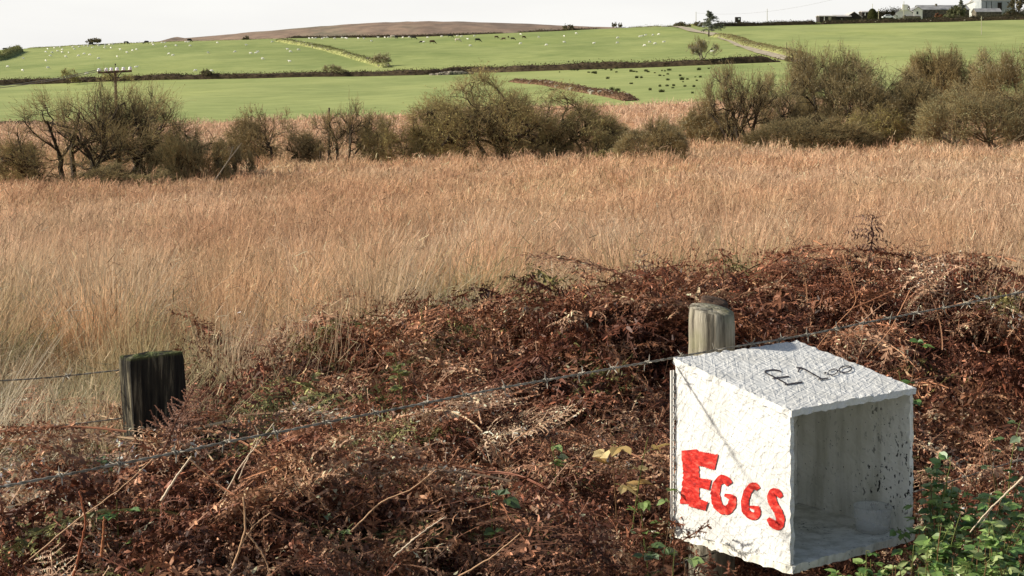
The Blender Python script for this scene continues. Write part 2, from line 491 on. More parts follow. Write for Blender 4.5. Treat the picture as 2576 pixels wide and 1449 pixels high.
gw, gy = np.meshgrid(US, YS)
gX = gw * np.maximum(gy, 6.0)
gZ = gz(gX, gy)
nr, nc = gX.shape
idx = np.arange(nr * nc).reshape(nr, nc)
Q = np.stack([idx[:-1, :-1], idx[:-1, 1:], idx[1:, 1:], idx[1:, :-1]], -1).reshape(-1, 4)
up = np.clip((gy - 200) / 220, 0, 1) * np.clip((.17 - gw) / .12, 0, 1)
ca, cb = np.array(lin(172, 180, 112)), np.array(lin(120, 138, 72))
gcolr = ca + (cb - ca) * (up * (.55 + .9 * (vnoise(gX, gy, 60, 31) - .35)))[..., None].clip(0, 1)
ground = nmesh("ground", np.stack([gX, gy, gZ], -1), Q, None, M["ground"], gcolr.reshape(-1, 3), None, True)
for nm, arr in (("edge", gy - edgeY(gX, gy)), ("near", np.clip((9.5 - gy) / 3, 0, 1))):
    a = ground.data.attributes.new(nm, 'FLOAT', 'POINT'); a.data.foreach_set("value", arr.astype(np.float32).ravel())
tag(ground, kind="structure")

# the lane and its verge on the camera's side of the fence
ra, rb = np.array((math.cos(.663), math.sin(.663))), np.array((-math.sin(.663), math.cos(.663)))
def strip(name, o0, o1, z, mat):
    V, n_ = [], 40
    for t in np.linspace(-40, 40, n_):
        for o_ in (o0, o1):
            q = ra * t + rb * o_
            V.append((q[0], q[1], z))
    i_ = np.arange(n_ - 1)[:, None] * 2
    return tag(nmesh(name, V, i_ + np.array([[0, 2, 3, 1]]), None, mat), kind="structure")
strip("road", -4.2, .9, .03, noisy("asphalt", (.14, .14, .135), (.22, .215, .20), 1.5, .9, .3, .01, False))
strip("verge", .9, 1.75, .05, noisy("verge_grass", (.16, .17, .07), (.34, .30, .17), 3.0, .95, .5, .03, False))

# far moorland hill beyond the crest
mpx = np.array([-900, 150, 395, 440, 500, 600, 700, 850, 1000, 1150, 1300, 1500, 1700, 1900, 2600, 3400], float)
mrow = np.array([190, 128, 106, 99, 93, 84, 75, 63, 54.5, 53.5, 58.5, 67.5, 74, 82, 105, 150], float)
YM = 2600.0
mu = np.linspace(-900, 3400, 240)
mh = EYE - (np.interp(mu, mpx, mrow) - H0) / F * YM
mh = np.convolve(np.pad(mh, 4, mode='edge'), np.ones(9) / 9, 'valid') + (vnoise(mu, mu * 0, 40, 4) - .5) * 1.6 + 2.0 * np.exp(-((mu - 1018) / 7) ** 2) + 4 * np.exp(-((mu - 445) / 14) ** 2)
ty = np.linspace(-1, 1, 60)
mv = []
for t in ty:
    Y = YM + t * 1100
    prof = np.sqrt(max(0, 1 - abs(t) ** 1.9)) if t > 0 else (1 - abs(t) ** 1.35)
    x = (mu - CX) / F * YM * (1 + .15 * t)
    mv.append(np.stack([x, x * 0 + Y, -45 + (mh + 45) * prof + (vnoise(x, x * 0 + Y, 160, 8) - .5) * 7 * (1 - abs(t)) * min(1, abs(t) * 4)], -1))
mi = np.arange(60 * 240).reshape(60, 240)
moor = nmesh("moor_hill", np.array(mv), np.stack([mi[:-1, :-1], mi[:-1, 1:], mi[1:, 1:], mi[1:, :-1]], -1).reshape(-1, 4), None, M["moor"], None, None, True)
tag(moor, kind="structure")

# farm track climbing the hill
tp = np.array([(1640, 73.5), (1690, 75), (1735, 78), (1775, 83), (1815, 93), (1850, 106), (1885, 121), (1915, 133), (1945, 139), (1985, 150), (2030, 166)], float)
tY = np.array([solveY(a, b, 280, 566) for a, b in tp])
tY[:2] = (562, 556)
tX = (tp[:, 0] - CX) / F * tY
tt = np.linspace(0, len(tp) - 1, 90)
tX, tY = np.interp(tt, np.arange(len(tp)), tX), np.interp(tt, np.arange(len(tp)), tY)
sm = np.ones(9) / 9
tX = np.convolve(np.pad(tX, 4, mode='edge'), sm, 'valid'); tY = np.convolve(np.pad(tY, 4, mode='edge'), sm, 'valid')
dx, dy = np.gradient(tX), np.gradient(tY); ln = np.hypot(dx, dy)
ws = np.linspace(-1.7, 1.7, 7)
tv = np.stack([np.stack([tX + w * -dy / ln, tY + w * dx / ln], -1) for w in ws], 1)
tz = gz(tv[..., 0], tv[..., 1]) + .22
ti = np.arange(90 * 7).reshape(90, 7)
track = nmesh("farm_track", np.concatenate([tv, tz[..., None]], -1), np.stack([ti[:-1, :-1], ti[1:, :-1], ti[1:, 1:], ti[:-1, 1:]], -1).reshape(-1, 4), None, M["track"])
tag(track, kind="structure")

# ------------------------------------------------------------------ the white egg box
AL = .663
BO = Vector(((2966 - 1920) / 6000 * 3.932, 3.932, EYE - 1.191))          # front left bottom corner
BW, BD, HF, HB = .476, .407, .400, .471
box = empty("egg_box", BO, AL)
tag(box, "white painted strand board box with red lettering, open at the front, on the round post", "egg box")

def panel(name, c, mat, seed, parent=box, ragged=.0015, step=.014):
    """a board from 8 corners c[z][y][x], its faces gridded so the sawn edges are ragged"""
    rng = np.random.default_rng(seed)
    c = np.array(c, float).reshape(2, 2, 2, 3)
    L = [np.linalg.norm(c[0, 0, 1] - c[0, 0, 0]), np.linalg.norm(c[0, 1, 0] - c[0, 0, 0]), np.linalg.norm(c[1, 0, 0] - c[0, 0, 0])]
    n = [max(1, int(l / step)) for l in L]
    ids, V, Q = {}, [], []
    def vid(i, j, k_):
        key = (i, j, k_)
        if key not in ids:
            a, b, d = i / n[0], j / n[1], k_ / n[2]
            p = sum(c[z, y, x] * (a if x else 1 - a) * (b if y else 1 - b) * (d if z else 1 - d) for z in (0, 1) for y in (0, 1) for x in (0, 1))
            onb = sum(q in (0, m) for q, m in zip(key, n))
            V.append(p + rng.normal(size=3) * (ragged if onb >= 2 else ragged * .12))
            ids[key] = len(V) - 1
        return ids[key]
    for ax in range(3):
        o1, o2 = [x for x in range(3) if x != ax]
        for side in (0, n[ax]):
            for p in range(n[o1]):
                for q in range(n[o2]):
                    f = []
                    for dp, dq in ((0, 0), (1, 0), (1, 1), (0, 1)):
                        kk = [0, 0, 0]; kk[ax] = side; kk[o1] = p + dp; kk[o2] = q + dq
                        f.append(vid(*kk))
                    flip = (side == 0) ^ (ax == 1)
                    Q.append(f[::-1] if flip else f)
    me = nmesh(name, V, Q, None, mat, None, parent)
    return me
def hexa(x0, x1, y0, y1, z0, z1a, z1b):            # z1a = top at the front (y0), z1b at the back
    return [[[(x0, y0, z0), (x1, y0, z0)], [(x0, y1, z0), (x1, y1, z0)]], [[(x0, y0, z1a), (x1, y0, z1a)], [(x0, y1, z1b), (x1, y1, z1b)]]]
T, TT = .013, .017
zt = lambda y: HF + (HB - HF) * y / BD
sideL = panel("side_panel", hexa(0, T, .002, BD, .016, zt(.002) - TT - .0005, zt(BD) - TT - .0005), M["board"], 1)
sideR = panel("side_panel", hexa(BW - T, BW, .002, BD, .016, zt(.002) - TT - .0005, zt(BD) - TT - .0005), M["board_in"], 2)
floor = panel("base_panel", hexa(-.003, BW + .003, -.002, BD + .003, -.004, .0155, .0155), M["board_base"], 3)
back = panel("back_panel", hexa(T + .001, BW - T - .001, BD - T, BD - .001, .016, zt(BD - T) - TT - .001, zt(BD) - TT - .001), M["board_back"], 4)
y0, y1 = -.004, BD + .004
roof = panel("roof_panel", [[[(-.004, y0, zt(y0) - TT), (BW + .004, y0, zt(y0) - TT)], [(-.004, y1, zt(y1) - TT), (BW + .004, y1, zt(y1) - TT)]],
                            [[(-.004, y0, zt(y0)), (BW + .004, y0, zt(y0))], [(-.004, y1, zt(y1)), (BW + .004, y1, zt(y1))]]], M["board_top"], 5)
# a strip of white plastic mesh tacked behind the left edge
g = Geo()
for i in range(22):
    z = .03 + i * .0185
    g.box(-.012, .002, BD + .0045, BD + .0065, z, z + .004)
g.box(-.0135, -.010, BD + .004, BD + .007, .02, .44)
g.box(-.004, -.001, BD + .0042, BD + .0068, .02, .44)
g.build("plastic_mesh", M["netting"], box)

def homography(src, dst):
    A = []
    for (x, y), (u, v) in zip(src, dst):
        A.append([x, y, 1, 0, 0, 0, -u * x, -u * y, -u]); A.append([0, 0, 0, x, y, 1, -v * x, -v * y, -v])
    h = np.linalg.svd(np.array(A, float))[2][-1].reshape(3, 3)
    def f(p):
        p = np.atleast_2d(np.asarray(p, float)); q = np.c_[p, np.ones(len(p))] @ h.T
        return q[:, :2] / q[:, 2:]
    return f
def brush(path, width, n=60, seed=0, rag=.05):
    """polyline stroke -> left and right outline with wobbling width"""
    rng = np.random.default_rng(seed)
    p = np.asarray(path, float)
    d = np.r_[0, np.cumsum(np.linalg.norm(np.diff(p, axis=0), axis=1))]
    s = np.linspace(0, d[-1], n)
    # smooth the corners a little
    c = np.stack([np.interp(s, d, p[:, 0]), np.interp(s, d, p[:, 1])], 1)
    for _ in range(3):
        c[1:-1] = (c[:-2] + 2 * c[1:-1] + c[2:]) / 4
    t = np.gradient(c, axis=0); t /= np.linalg.norm(t, axis=1)[:, None] + 1e-9
    nn = np.stack([-t[:, 1], t[:, 0]], 1)
    w = np.interp(s / d[-1], np.linspace(0, 1, len(np.atleast_1d(width))), np.atleast_1d(width)) * .5
    wl = w * (1 + rng.normal(size=n) * rag); wr = w * (1 + rng.normal(size=n) * rag)
    return c + nn * wl[:, None], c - nn * wr[:, None]
# red lettering: shapes read off the panel, mapped onto its metric plane
hL = homography([(682, 1430), (676, 645), (120, 400), (122, 1255)], [(0, 0), (0, HF), (BD, HB), (BD, 0)])
g = Geo()
def letter(strokes, hom, lay, n=46, seed=0, rag=.05):
    for q, (path, w) in enumerate(strokes):
        a, b = brush(path, w, n, seed + q, rag)
        A, B = hom(a), hom(b)
        V = np.concatenate([[lay(*p, q) for p in A], [lay(*p, q) for p in B]])
        Qs = [(i, i + 1, n + i + 1, n + i) for i in range(n - 1)]
        g.add(V, Qs)
layL = lambda s, t, q: (-.0026 - .0005 * q, s, t)
letter([([(190, 838), (196, 900), (200, 960), (196, 1030), (192, 1100)], [78, 80, 80, 86, 94]),
        ([(200, 870), (260, 884), (322, 898)], [68, 70, 76]),
        ([(215, 990), (250, 998), (293, 1006)], [46, 46, 52]),
        ([(196, 1084), (235, 1097), (277, 1110)], [52, 48, 44])], hL, layL, 46, 10)
letter([([(386, 1005), (372, 985), (348, 975), (325, 1000), (316, 1045), (322, 1095), (345, 1125), (375, 1132), (398, 1105), (402, 1062)], [30, 42, 40, 44, 46, 46, 44, 44, 40, 34]),
        ([(408, 1070), (385, 1062), (362, 1055)], [26, 26, 14])], hL, layL, 60, 20)
letter([([(524, 1028), (512, 1012), (494, 1012), (472, 1040), (459, 1085), (462, 1128), (482, 1152), (505, 1160), (520, 1150), (522, 1118)], [24, 36, 36, 38, 38, 38, 36, 36, 34, 26]),
        ([(530, 1120), (508, 1116), (484, 1112)], [22, 20, 12])], hL, layL, 60, 30)
letter([([(636, 1066), (622, 1046), (598, 1038), (586, 1062), (596, 1096), (618, 1130), (634, 1170), (626, 1205), (604, 1200), (572, 1168)], [20, 38, 42, 42, 40, 40, 42, 44, 40, 18])], hL, layL, 64, 40)
g.build("lettering", M["red"], sideL)
# price in black marker on the sloping roof
hT = homography([(680, 635), (1270, 535), (720, 312), (118, 395)], [(0, 0), (BW, 0), (BW, BD), (0, BD)])
zz = lambda p: ((2500 + p[0] / 1.9224 - 2440) * 1.2936, (820 + p[1] / 1.9224 - 1040) * 1.2936)
g = Geo()
layT = lambda s, t, q: (s, t, zt(t) + .0016 + .0003 * q)
ink = [([(834, 1112), (815, 1100), (775, 1096), (735, 1100), (708, 1106), (722, 1120), (772, 1142), (830, 1172), (876, 1200)], 9),
       ([(768, 1158), (820, 1150), (890, 1143)], 8), ([(856, 1202), (910, 1194), (984, 1184)], 9),
       ([(952, 1116), (962, 1098), (974, 1082), (1000, 1094), (1060, 1128), (1118, 1162)], 9), ([(942, 1082), (974, 1084)], 7), ([(1096, 1167), (1132, 1164), (1170, 1159)], 9),
       ([(1143, 1128), (1150, 1123), (1158, 1121)], 12),
       ([(1164 + 40 + 36 * math.cos(t), 1118 - 20 * math.sin(t) - 8 * math.cos(t)) for t in np.linspace(2.6, -3.4, 24)], 7),
       ([(1296 + 48 * math.cos(t), 1099 - 22 * math.sin(t) - 7 * math.cos(t)) for t in np.linspace(3.3, -3.2, 24)], 8)]
for i, (p, w) in enumerate(ink):
    letter([([zz(q) for q in p], w * .673)], hT, lambda s, t, q, i=i: (s, t, zt(t) + .0016 + .00025 * i), 40, 60 + i, .08)
g.build("price", M["ink"], roof)

# clear tub standing inside
loc = BO + Vector((math.cos(AL) * .404 - math.sin(AL) * .078, math.sin(AL) * .404 + math.cos(AL) * .078, .0165))
g = Geo()
prof = [(.040, 0), (.043, .003), (.0475, .03), (.050, .062), (.0515, .065), (.050, .067), (.0485, .063), (.046, .03), (.0415, .006), (0.001, .005)]
ns = 40
a = np.arange(ns) / ns * 2 * math.pi
V = np.concatenate([[(0.001 * math.cos(x), .001 * math.sin(x), 0.0) for x in a]] + [np.stack([r * np.cos(a), r * np.sin(a), a * 0 + z], 1) for r, z in prof])
Qs = [(i * ns + q, i * ns + (q + 1) % ns, (i + 1) * ns + (q + 1) % ns, (i + 1) * ns + q) for i in range(len(prof)) for q in range(ns)]
g.add(V, Qs)
tub = g.build("plastic_tub", M["plastic"], None, True)
tub.location = loc
tag(tub, "small clear plastic tub standing inside the white egg box", "tub")

# ------------------------------------------------------------------ fence posts
A2 = Vector((math.cos(AL), math.sin(AL), 0)); B2 = Vector((-math.sin(AL), math.cos(AL), 0))
def round_post(name, loc, r, h, seed, mat, label, lean=(0, 0)):
    rng = np.random.default_rng(seed)
    ns, nh = 64, 40
    a = np.arange(ns) / ns * 2 * math.pi
    V = []
    groove = sum(rng.uniform(.2, 1) * np.sin(a * f + rng.uniform(0, 6)) for f in (3, 5, 9, 14, 21, 30)) * .0004
    for i in range(nh + 1):
        z = h * i / nh
        rr = r + groove * (1 + .4 * math.sin(z * 9)) + rng.normal(size=ns) * .0004
        if i == nh: rr = rr - .003
        tilt = 0 if i < nh - 1 else .012 * np.cos(a - 2.4)
        V.append(np.stack([rr * np.cos(a) + lean[0] * z, rr * np.sin(a) + lean[1] * z, a * 0 + z + tilt], 1))
    for f in (.66, .33, .02):
        V.append(np.stack([(r - .003) * f * np.cos(a) + lean[0] * h, (r - .003) * f * np.sin(a) + lean[1] * h, a * 0 + h + .002 + .012 * f * np.cos(a - 2.4) + rng.normal(size=ns) * .0008], 1))
    V = np.concatenate(V)
    Q = [(i * ns + q, i * ns + (q + 1) % ns, (i + 1) * ns + (q + 1) % ns, (i + 1) * ns + q) for i in range(nh + 3) for q in range(ns)]
    o = nmesh(name, V, Q, None, mat, None, None, True)
    o.location = loc
    return tag(o, label, "fence post", "posts of the two wire fences")
p = BO + A2 * .240 + B2 * (BD + .105); p.z = -.15
rp = round_post("fence_post", p, .0645, 1.079 + .15, 3, M["round_post"], "pale weathered round post with a flat sawn top behind the egg box")
p = at(1797, 740, 5.65); p.z = -.15
round_post("fence_post", p, .050, .95 + .15, 4, M["dim_post"], "dark round post half sunk in bracken, behind the pale post")

def sawn_post(loc, rz, w, d, h, lean, label):
    rng = np.random.default_rng(12)
    nx, ny, nh = 16, 7, 60
    loop = [(x / nx, 0) for x in range(nx)] + [(1, y / ny) for y in range(ny)] + [(1 - x / nx, 1) for x in range(nx)] + [(0, 1 - y / ny) for y in range(ny)]
    loop = np.array(loop); ns = len(loop)
    base = (loop - .5) * [w, d]
    groove = rng.normal(size=ns) * .0016
    cen = base / (np.linalg.norm(base, axis=1)[:, None])
    V = []
    for i in range(nh + 1):
        z = h * i / nh
        wob = vnoise(np.arange(ns) * 1.0, np.full(ns, z * 6), 2.5, 5) * .006 - .003
        b = base + cen * (groove + wob)[:, None]
        top = 0
        if i == nh: b = b * .965; top = (vnoise(b[:, 0] * 200, b[:, 1] * 200, 4, 6) - .5) * .012
        V.append(np.stack([b[:, 0] + lean * z, b[:, 1], z + b[:, 0] * 0 + top], 1))
    for f in (.6, .25, .02):
        b = base * f
        V.append(np.stack([b[:, 0] + lean * h, b[:, 1], h + .004 + (vnoise(b[:, 0] * 200, b[:, 1] * 200, 4, 6) - .5) * .014], 1))
    Q = [(i * ns + q, i * ns + (q + 1) % ns, (i + 1) * ns + (q + 1) % ns, (i + 1) * ns + q) for i in range(nh + 3) for q in range(ns)]
    o = nmesh("fence_post", np.concatenate(V), Q, None, M["old_post"])
    o.location = loc; o.rotation_euler.z = rz
    return tag(o, label, "fence post", "posts of the two wire fences")
lp = at(385, 895, 4.34); lp.z = 0.0
lp.x += .062
sawn_post(lp, .74, .160, .055, .985, -.075, "broad dark square post with mossy sawn top in the bracken")

# ------------------------------------------------------------------ barbed wires
barb_me = None
def barb_mesh():
    g = Geo()
    a = np.linspace(0, 4 * math.pi, 22)
    g.tube(np.stack([np.linspace(-.007, .007, 22), .0042 * np.cos(a), .0042 * np.sin(a)], 1), 0.0015, 5)
    for sx, d in ((-.007, (-.25, .9, .5)), (.007, (.3, -.9, -.45)), (-.002, (.2, -.5, .9)), (.003, (-.2, .45, -.9))):
        d = np.array(d) / np.linalg.norm(d)
        g.tube([np.array((sx, 0, 0)) + d * .003, np.array((sx, 0, 0)) + d * .015, np.array((sx, 0, 0)) + d * .022], (.0016, .0014, .0005), 5)
    o = g.build("barb", M["wire"])
    return o
def barbed_wire(pts, label, spacing=.118, barbs=True, rad=.0016, group=None, first=.05, nb=60):
    pts = np.array(pts, float)
    d = np.r_[0, np.cumsum(np.linalg.norm(np.diff(pts, axis=0), axis=1))]
    n = int(d[-1] / .006)
    s = np.linspace(0, d[-1], n)
    c = np.stack([np.interp(s, d, pts[:, i]) for i in range(3)], 1)
    for _ in range(120): c[1:-1] = (c[:-2] + c[1:-1] * 2 + c[2:]) / 4
    c[:, 2] += (vnoise(s, s * 0, .25, 3) - .5) * .004
    org = Vector(c[n // 2])
    root = empty("barbed_wire", org)
    tag(root, label, "barbed wire", group)
    cl = c - np.array(org)
    t = np.gradient(cl, axis=0); t /= np.linalg.norm(t, axis=1)[:, None]
    e1 = np.cross(t, [0, 0, 1.0]); e1 /= np.linalg.norm(e1, axis=1)[:, None]; e2 = np.cross(t, e1)
    for ph in (0, math.pi):
        a = s / .052 * 2 * math.pi + ph
        g = Geo()
        g.tube(cl + rad * 1.0 * (np.cos(a)[:, None] * e1 + np.sin(a)[:, None] * e2), rad, 6)
        g.build("strand", M["wire"], root, True)
    if barbs:
        global barb_me
        q = first; rng = random.Random(len(label)); k_ = 0
        while q < d[-1] and k_ < nb:
            i = min(n - 2, int(q / d[-1] * n))
            if barb_me is None:
                o = barb_mesh(); barb_me = o
            else:
                o = barb_me.copy(); COL.objects.link(o)
            o.parent = root
            o.location = cl[i]
            o.rotation_euler = (Matrix((t[i], e1[i], e2[i])).transposed().to_euler().to_matrix() @ Euler((rng.uniform(0, 6.28), 0, 0)).to_matrix()).to_euler()
            q += spacing * rng.uniform(.88, 1.14); k_ += 1
    return root
w0 = BO + A2 * .214 + B2 * (BD + .015)
def wp(s, z): q = w0 + A2 * s; return (q.x, q.y, z)
barbed_wire([wp(-2.75, .895), wp(-2.05, .914), wp(-1.485, .938), wp(-.774, .966), wp(-.1, .983), wp(.35, .992), wp(1.345, 1.03), wp(2.1, 1.062)],
            "top strand of grey barbed wire sloping across in front of the bracken", .125, True, .0017, "strands of the near fence")
barbed_wire([wp(-2.75, .36), wp(-1.0, .395), wp(-.1, .43), wp(1.345, .483), wp(2.1, .51)],
            "lower strand of barbed wire passing behind the egg box near the brambles", .15, True, .0014, "strands of the near fence")
l0 = lp + Vector((-.085, -.02, 0))
for (za, zb, lab) in ((.945, .945, "old wire strand meeting the mossy square post near its top"), (.815, .815, "old wire strand at half height of the mossy square post"), (.70, .695, "lowest old wire strand left of the mossy square post")):
    q1 = l0 + Vector((-.45, -.22, 0)); q2 = l0 + Vector((-1.0, -.5, 0))
    barbed_wire([(l0.x, l0.y, za), ((l0.x + q1.x) / 2, (l0.y + q1.y) / 2, (za + zb) / 2 - .008), (q1.x, q1.y, zb - .002), (q2.x, q2.y, zb)], lab, .16, True, .0012, "strands of the old fence")

# ------------------------------------------------------------------ moor grass
def brk_edge(X, Y):
    px = CX + F * X / np.maximum(Y, 1)
    e = np.interp(px, [-600, 0, 300, 500, 700, 1000, 1300, 1600, 2000, 2576, 3200], [5.4, 5.7, 6.1, 6.9, 8.1, 9.3, 9.2, 8.5, 8.6, 8.2, 8.2])
    return e + (vnoise(X, Y, .9, 41) - .5) * 2.0
def make_grass():
    rng = np.random.default_rng(11)
    nt = 30000
    Yt = np.exp(rng.uniform(math.log(5.0), math.log(142), nt))
    wt_ = rng.uniform(-.40, .40, nt)
    Xt = wt_ * Yt
    e = brk_edge(Xt, Yt)
    keep = (Yt > e - 1.5 * rng.uniform(0, 1, nt) ** 2.2 * (Xt < .3)) & (Yt < edgeY(Xt, Yt) + rng.normal(size=nt) * 1.5)
    Xt, Yt = Xt[keep], Yt[keep]
    nt = len(Xt)
    # gather the tufts into tussocks
    cell = np.where(Yt < 16, .55, np.where(Yt < 40, .9, 1.7))
    ix, iy = np.floor(Xt / cell), np.floor(Yt / cell)
    tcx, tcy = (ix + .15 + .7 * _hash(ix, iy, 5)) * cell, (iy + .15 + .7 * _hash(ix, iy, 6)) * cell
    th_, tc_, ta_ = _hash(ix, iy, 7), _hash(ix, iy, 8), _hash(ix, iy, 9) * 6.28
    pull = .40 + .34 * _hash(ix, iy, 10)
    gapk = rng.uniform(size=nt) < np.where(Yt < 24, np.where(_hash(ix, iy, 13) < .22, .30, 1.0), 1.0)
    ox, oy = Xt - tcx, Yt - tcy
    Xt, Yt = tcx + ox * (1 - pull), tcy + oy * (1 - pull)
    Xt, Yt, ox, oy, cell, th_, tc_, ta_ = (q[gapk] for q in (Xt, Yt, ox, oy, cell, th_, tc_, ta_))
    nt = len(Xt)
    nb = np.clip(28 * (12 / Yt) ** .25, 14, 34).astype(int)
    tid = np.repeat(np.arange(nt), nb)
    n = len(tid)
    y0 = Yt[tid]
    rad = (.06 + .0055 * y0)
    ang = rng.uniform(0, 2 * math.pi, n)
    rr = rad * np.sqrt(rng.uniform(0, 1, n)) * 1.25
    bx, by = Xt[tid] + rr * np.cos(ang), y0 + rr * np.sin(ang)
    bz = gz(bx, by)
    stem = rng.uniform(size=n) < np.clip(.30 + (y0 - 8) / 60, .25, .62)
    big = vnoise(bx, by, 13, 51, 3); mid = vnoise(bx, by, 2.2, 52, 2); tus = tc_[tid]
    tall = (.70 + .5 * vnoise(bx, by, 1.6, 55)) * (.58 + .74 * th_[tid]) * rng.uniform(.85, 1.15, nt)[tid]
    h = np.where(stem, rng.uniform(.36, .78, n), rng.uniform(.20, .56, n)) * tall * np.where(y0 > 95, .55, 1)
    wind = .30 * (vnoise(bx, by, 4, 57) - .2)
    lean_a = ang + rng.normal(size=n) * .9
    la = np.where(stem, rng.uniform(.02, .42, n), rng.uniform(.2, 1.0, n)) * h
    broken = rng.uniform(size=n) < .12
    la = np.where(broken, h * rng.uniform(.8, 1.3, n), la); h = np.where(broken, h * rng.uniform(.35, .7, n), h)
    outw = .55 / cell[tid] * h * np.where(stem, .5, 1.0)
    tl = .22 * h * rng.uniform(0, 1, nt)[tid]
    lx = la * np.cos(lean_a) + wind * h + ox[tid] * outw + np.cos(ta_[tid]) * tl
    ly = la * np.sin(lean_a) + oy[tid] * outw + np.sin(ta_[tid]) * tl
    wid = np.where(stem, .34, .52) * .00058 * y0 * np.where(y0 < 9, 1.0, 1) + .0008
    # colour: orange flower stems, straw and olive leaves, pale bleached patches
    orange, rust = np.array((.70, .465, .295)), np.array((.58, .345, .205))
    straw, pale, olive, green = np.array((.64, .48, .29)), np.array((.74, .65, .47)), np.array((.30, .265, .125)), np.array((.17, .19, .065))
    u = rng.uniform(size=n)[:, None]
    cs = orange + (rust - orange) * u
    cs = cs + (straw - cs) * np.clip((vnoise(bx, by, 5, 58) - .45) * 2.2, 0, .8)[:, None]
    cl = straw + (olive - straw) * (u ** .8)
    cl = np.where((rng.uniform(size=n) < .22)[:, None], orange, cl)
    nearf = np.clip((16 - y0) / 8, 0, 1)[:, None]
    ol = np.clip((mid - .52) * 4, 0, 1)[:, None] * (.35 + .65 * nearf)
    cl = cl + (olive - cl) * ol * .75
    pl = np.clip((vnoise(bx, by, 2.2, 61) - .52) * 7, 0, 1)[:, None] * np.clip((24 - y0) / 9, 0, 1)[:, None]
    cl = cl + (pale - cl) * pl * .95
    cs = cs + (pale - cs) * pl * .85
    gr = (np.clip((vnoise(bx, by, 1.1, 66) - .44) * 8, 0, 1) * np.clip((brk_edge(bx, by) + 2.6 - y0) / 1.4, 0, 1))[:, None]
    cl = cl + (green - cl) * gr * .9
    cs = cs + (np.array((.30, .29, .14)) - cs) * gr * .75
    kind = tc_[tid]
    tw = (np.clip((24 - y0) / 14, .22, 1) * np.where(stem, .55, .9))[:, None]
    tw = tw * (1 - .8 * np.maximum(pl, gr))
    kc = np.where((kind < .42)[:, None], np.array((.56, .32, .175)), np.where((kind < .62)[:, None], np.array((.66, .52, .36)), np.where((kind < .72)[:, None], np.array((.76, .68, .52)), np.array((.26, .25, .125)))))
    cs = cs + (kc - cs) * tw * .5
    cl = cl + (kc - cl) * tw * .8
    c = np.where(stem[:, None], cs, cl)
    pt = vnoise(bx, by, np.where(by < 25, 1.6, 4.0), 91, 2)
    c = c * (.78 + .36 * big + .42 * (pt - .45))[:, None]
    c = c + (np.array((.70, .52, .36)) - c) * (np.clip((vnoise(bx, by, 9, 93) - .5) * 3, 0, .55) * np.clip((y0 - 10) / 14, 0, 1))[:, None]
    c = c * (.84 + .32 * _hash(np.floor(tus * 9999), tus * 0, 3))[:, None]
    c *= (1 + rng.normal(size=n) * .20)[:, None].clip(.45, 1.5)
    far = np.clip((y0 - 95) / 20, 0, 1)[:, None]
    c = c + (np.array((.72, .52, .375)) - c) * far * .6
    wa = rng.uniform(0, math.pi, n)
    wx, wy = np.cos(wa) * wid, np.sin(wa) * wid
    V = np.zeros((n, 5, 3), np.float32)
    V[:, 0] = np.stack([bx - wx, by - wy, bz - .03], -1); V[:, 1] = np.stack([bx + wx, by + wy, bz - .03], -1)
    mxx, myy, mz = bx + lx * .34 + rng.normal(size=n) * .045 * h, by + ly * .34 + rng.normal(size=n) * .045 * h, bz + h * rng.uniform(.5, .68, n)
    V[:, 2] = np.stack([mxx + wx * .8, myy + wy * .8, mz], -1); V[:, 3] = np.stack([mxx - wx * .8, myy - wy * .8, mz], -1)
    droop = np.where(stem, 1.0, rng.uniform(.62, 1.0, n))
    V[:, 4] = np.stack([bx + lx, by + ly, bz + h * droop], -1)
    b = np.arange(n)[:, None] * 5
    # seed heads and crossing bits of leaf: short slivers set along the blades
    m = 620000
    k_ = rng.integers(n, size=m)
    t = rng.uniform(0, 1, m) ** .7
    t1 = np.clip(t * 2, 0, 1)[:, None]; t2 = np.clip(t * 2 - 1, 0, 1)[:, None]
    p = (V[k_, 0] + V[k_, 1]) / 2
    pm = (V[k_, 2] + V[k_, 3]) / 2
    p = p + (pm - p) * t1 + (V[k_, 4] - pm) * t2
    yk = p[:, 1]
    ln_ = rng.uniform(.5, 1.5, m) * (.032 + .0026 * yk)
    dv = rng.normal(size=(m, 3)) * np.array((.62, .62, .45)) + np.array((.12, 0, .85))
    dv /= np.linalg.norm(dv, axis=1)[:, None]
    sv = np.cross(dv, rng.normal(size=(m, 3))); sv /= np.linalg.norm(sv, axis=1)[:, None] + 1e-9
    sw = (rng.uniform(.5, 1.2, m) * (.00028 * yk + .0006))[:, None]
    j = rng.normal(size=(m, 3)) * (.02 + .0012 * yk)[:, None] * np.array((1, 1, .6))
    a0 = p + j - dv * ln_[:, None] * .5; a1 = p + j + dv * ln_[:, None] * .5
    W = np.stack([a0 - sv * sw * .6, a0 + sv * sw * .6, a1 + sv * sw * .5, a1 - sv * sw * .5], 1)
    c2 = c[k_] * rng.uniform(.65, 1.40, m)[:, None]
    c2 = np.where((rng.uniform(size=m) < .14)[:, None], c2 * np.array((.38, .36, .34)), c2).clip(0, .85)
    nb5 = n * 5
    o = nmesh("moor_grass", np.concatenate([V.reshape(-1, 3), W.reshape(-1, 3)]), np.concatenate([b + np.array([[0, 1, 2, 3]]), nb5 + np.arange(m * 4).reshape(-1, 4)]), b + np.array([[3, 2, 4]]), M["grass"], np.concatenate([np.repeat(c, 5, axis=0), np.repeat(c2, 4, axis=0)]))
    tag(o, "orange and straw coloured moor grass filling the marsh behind the fence", "grass", None, "stuff")
    print("grass blades", n)
make_grass()

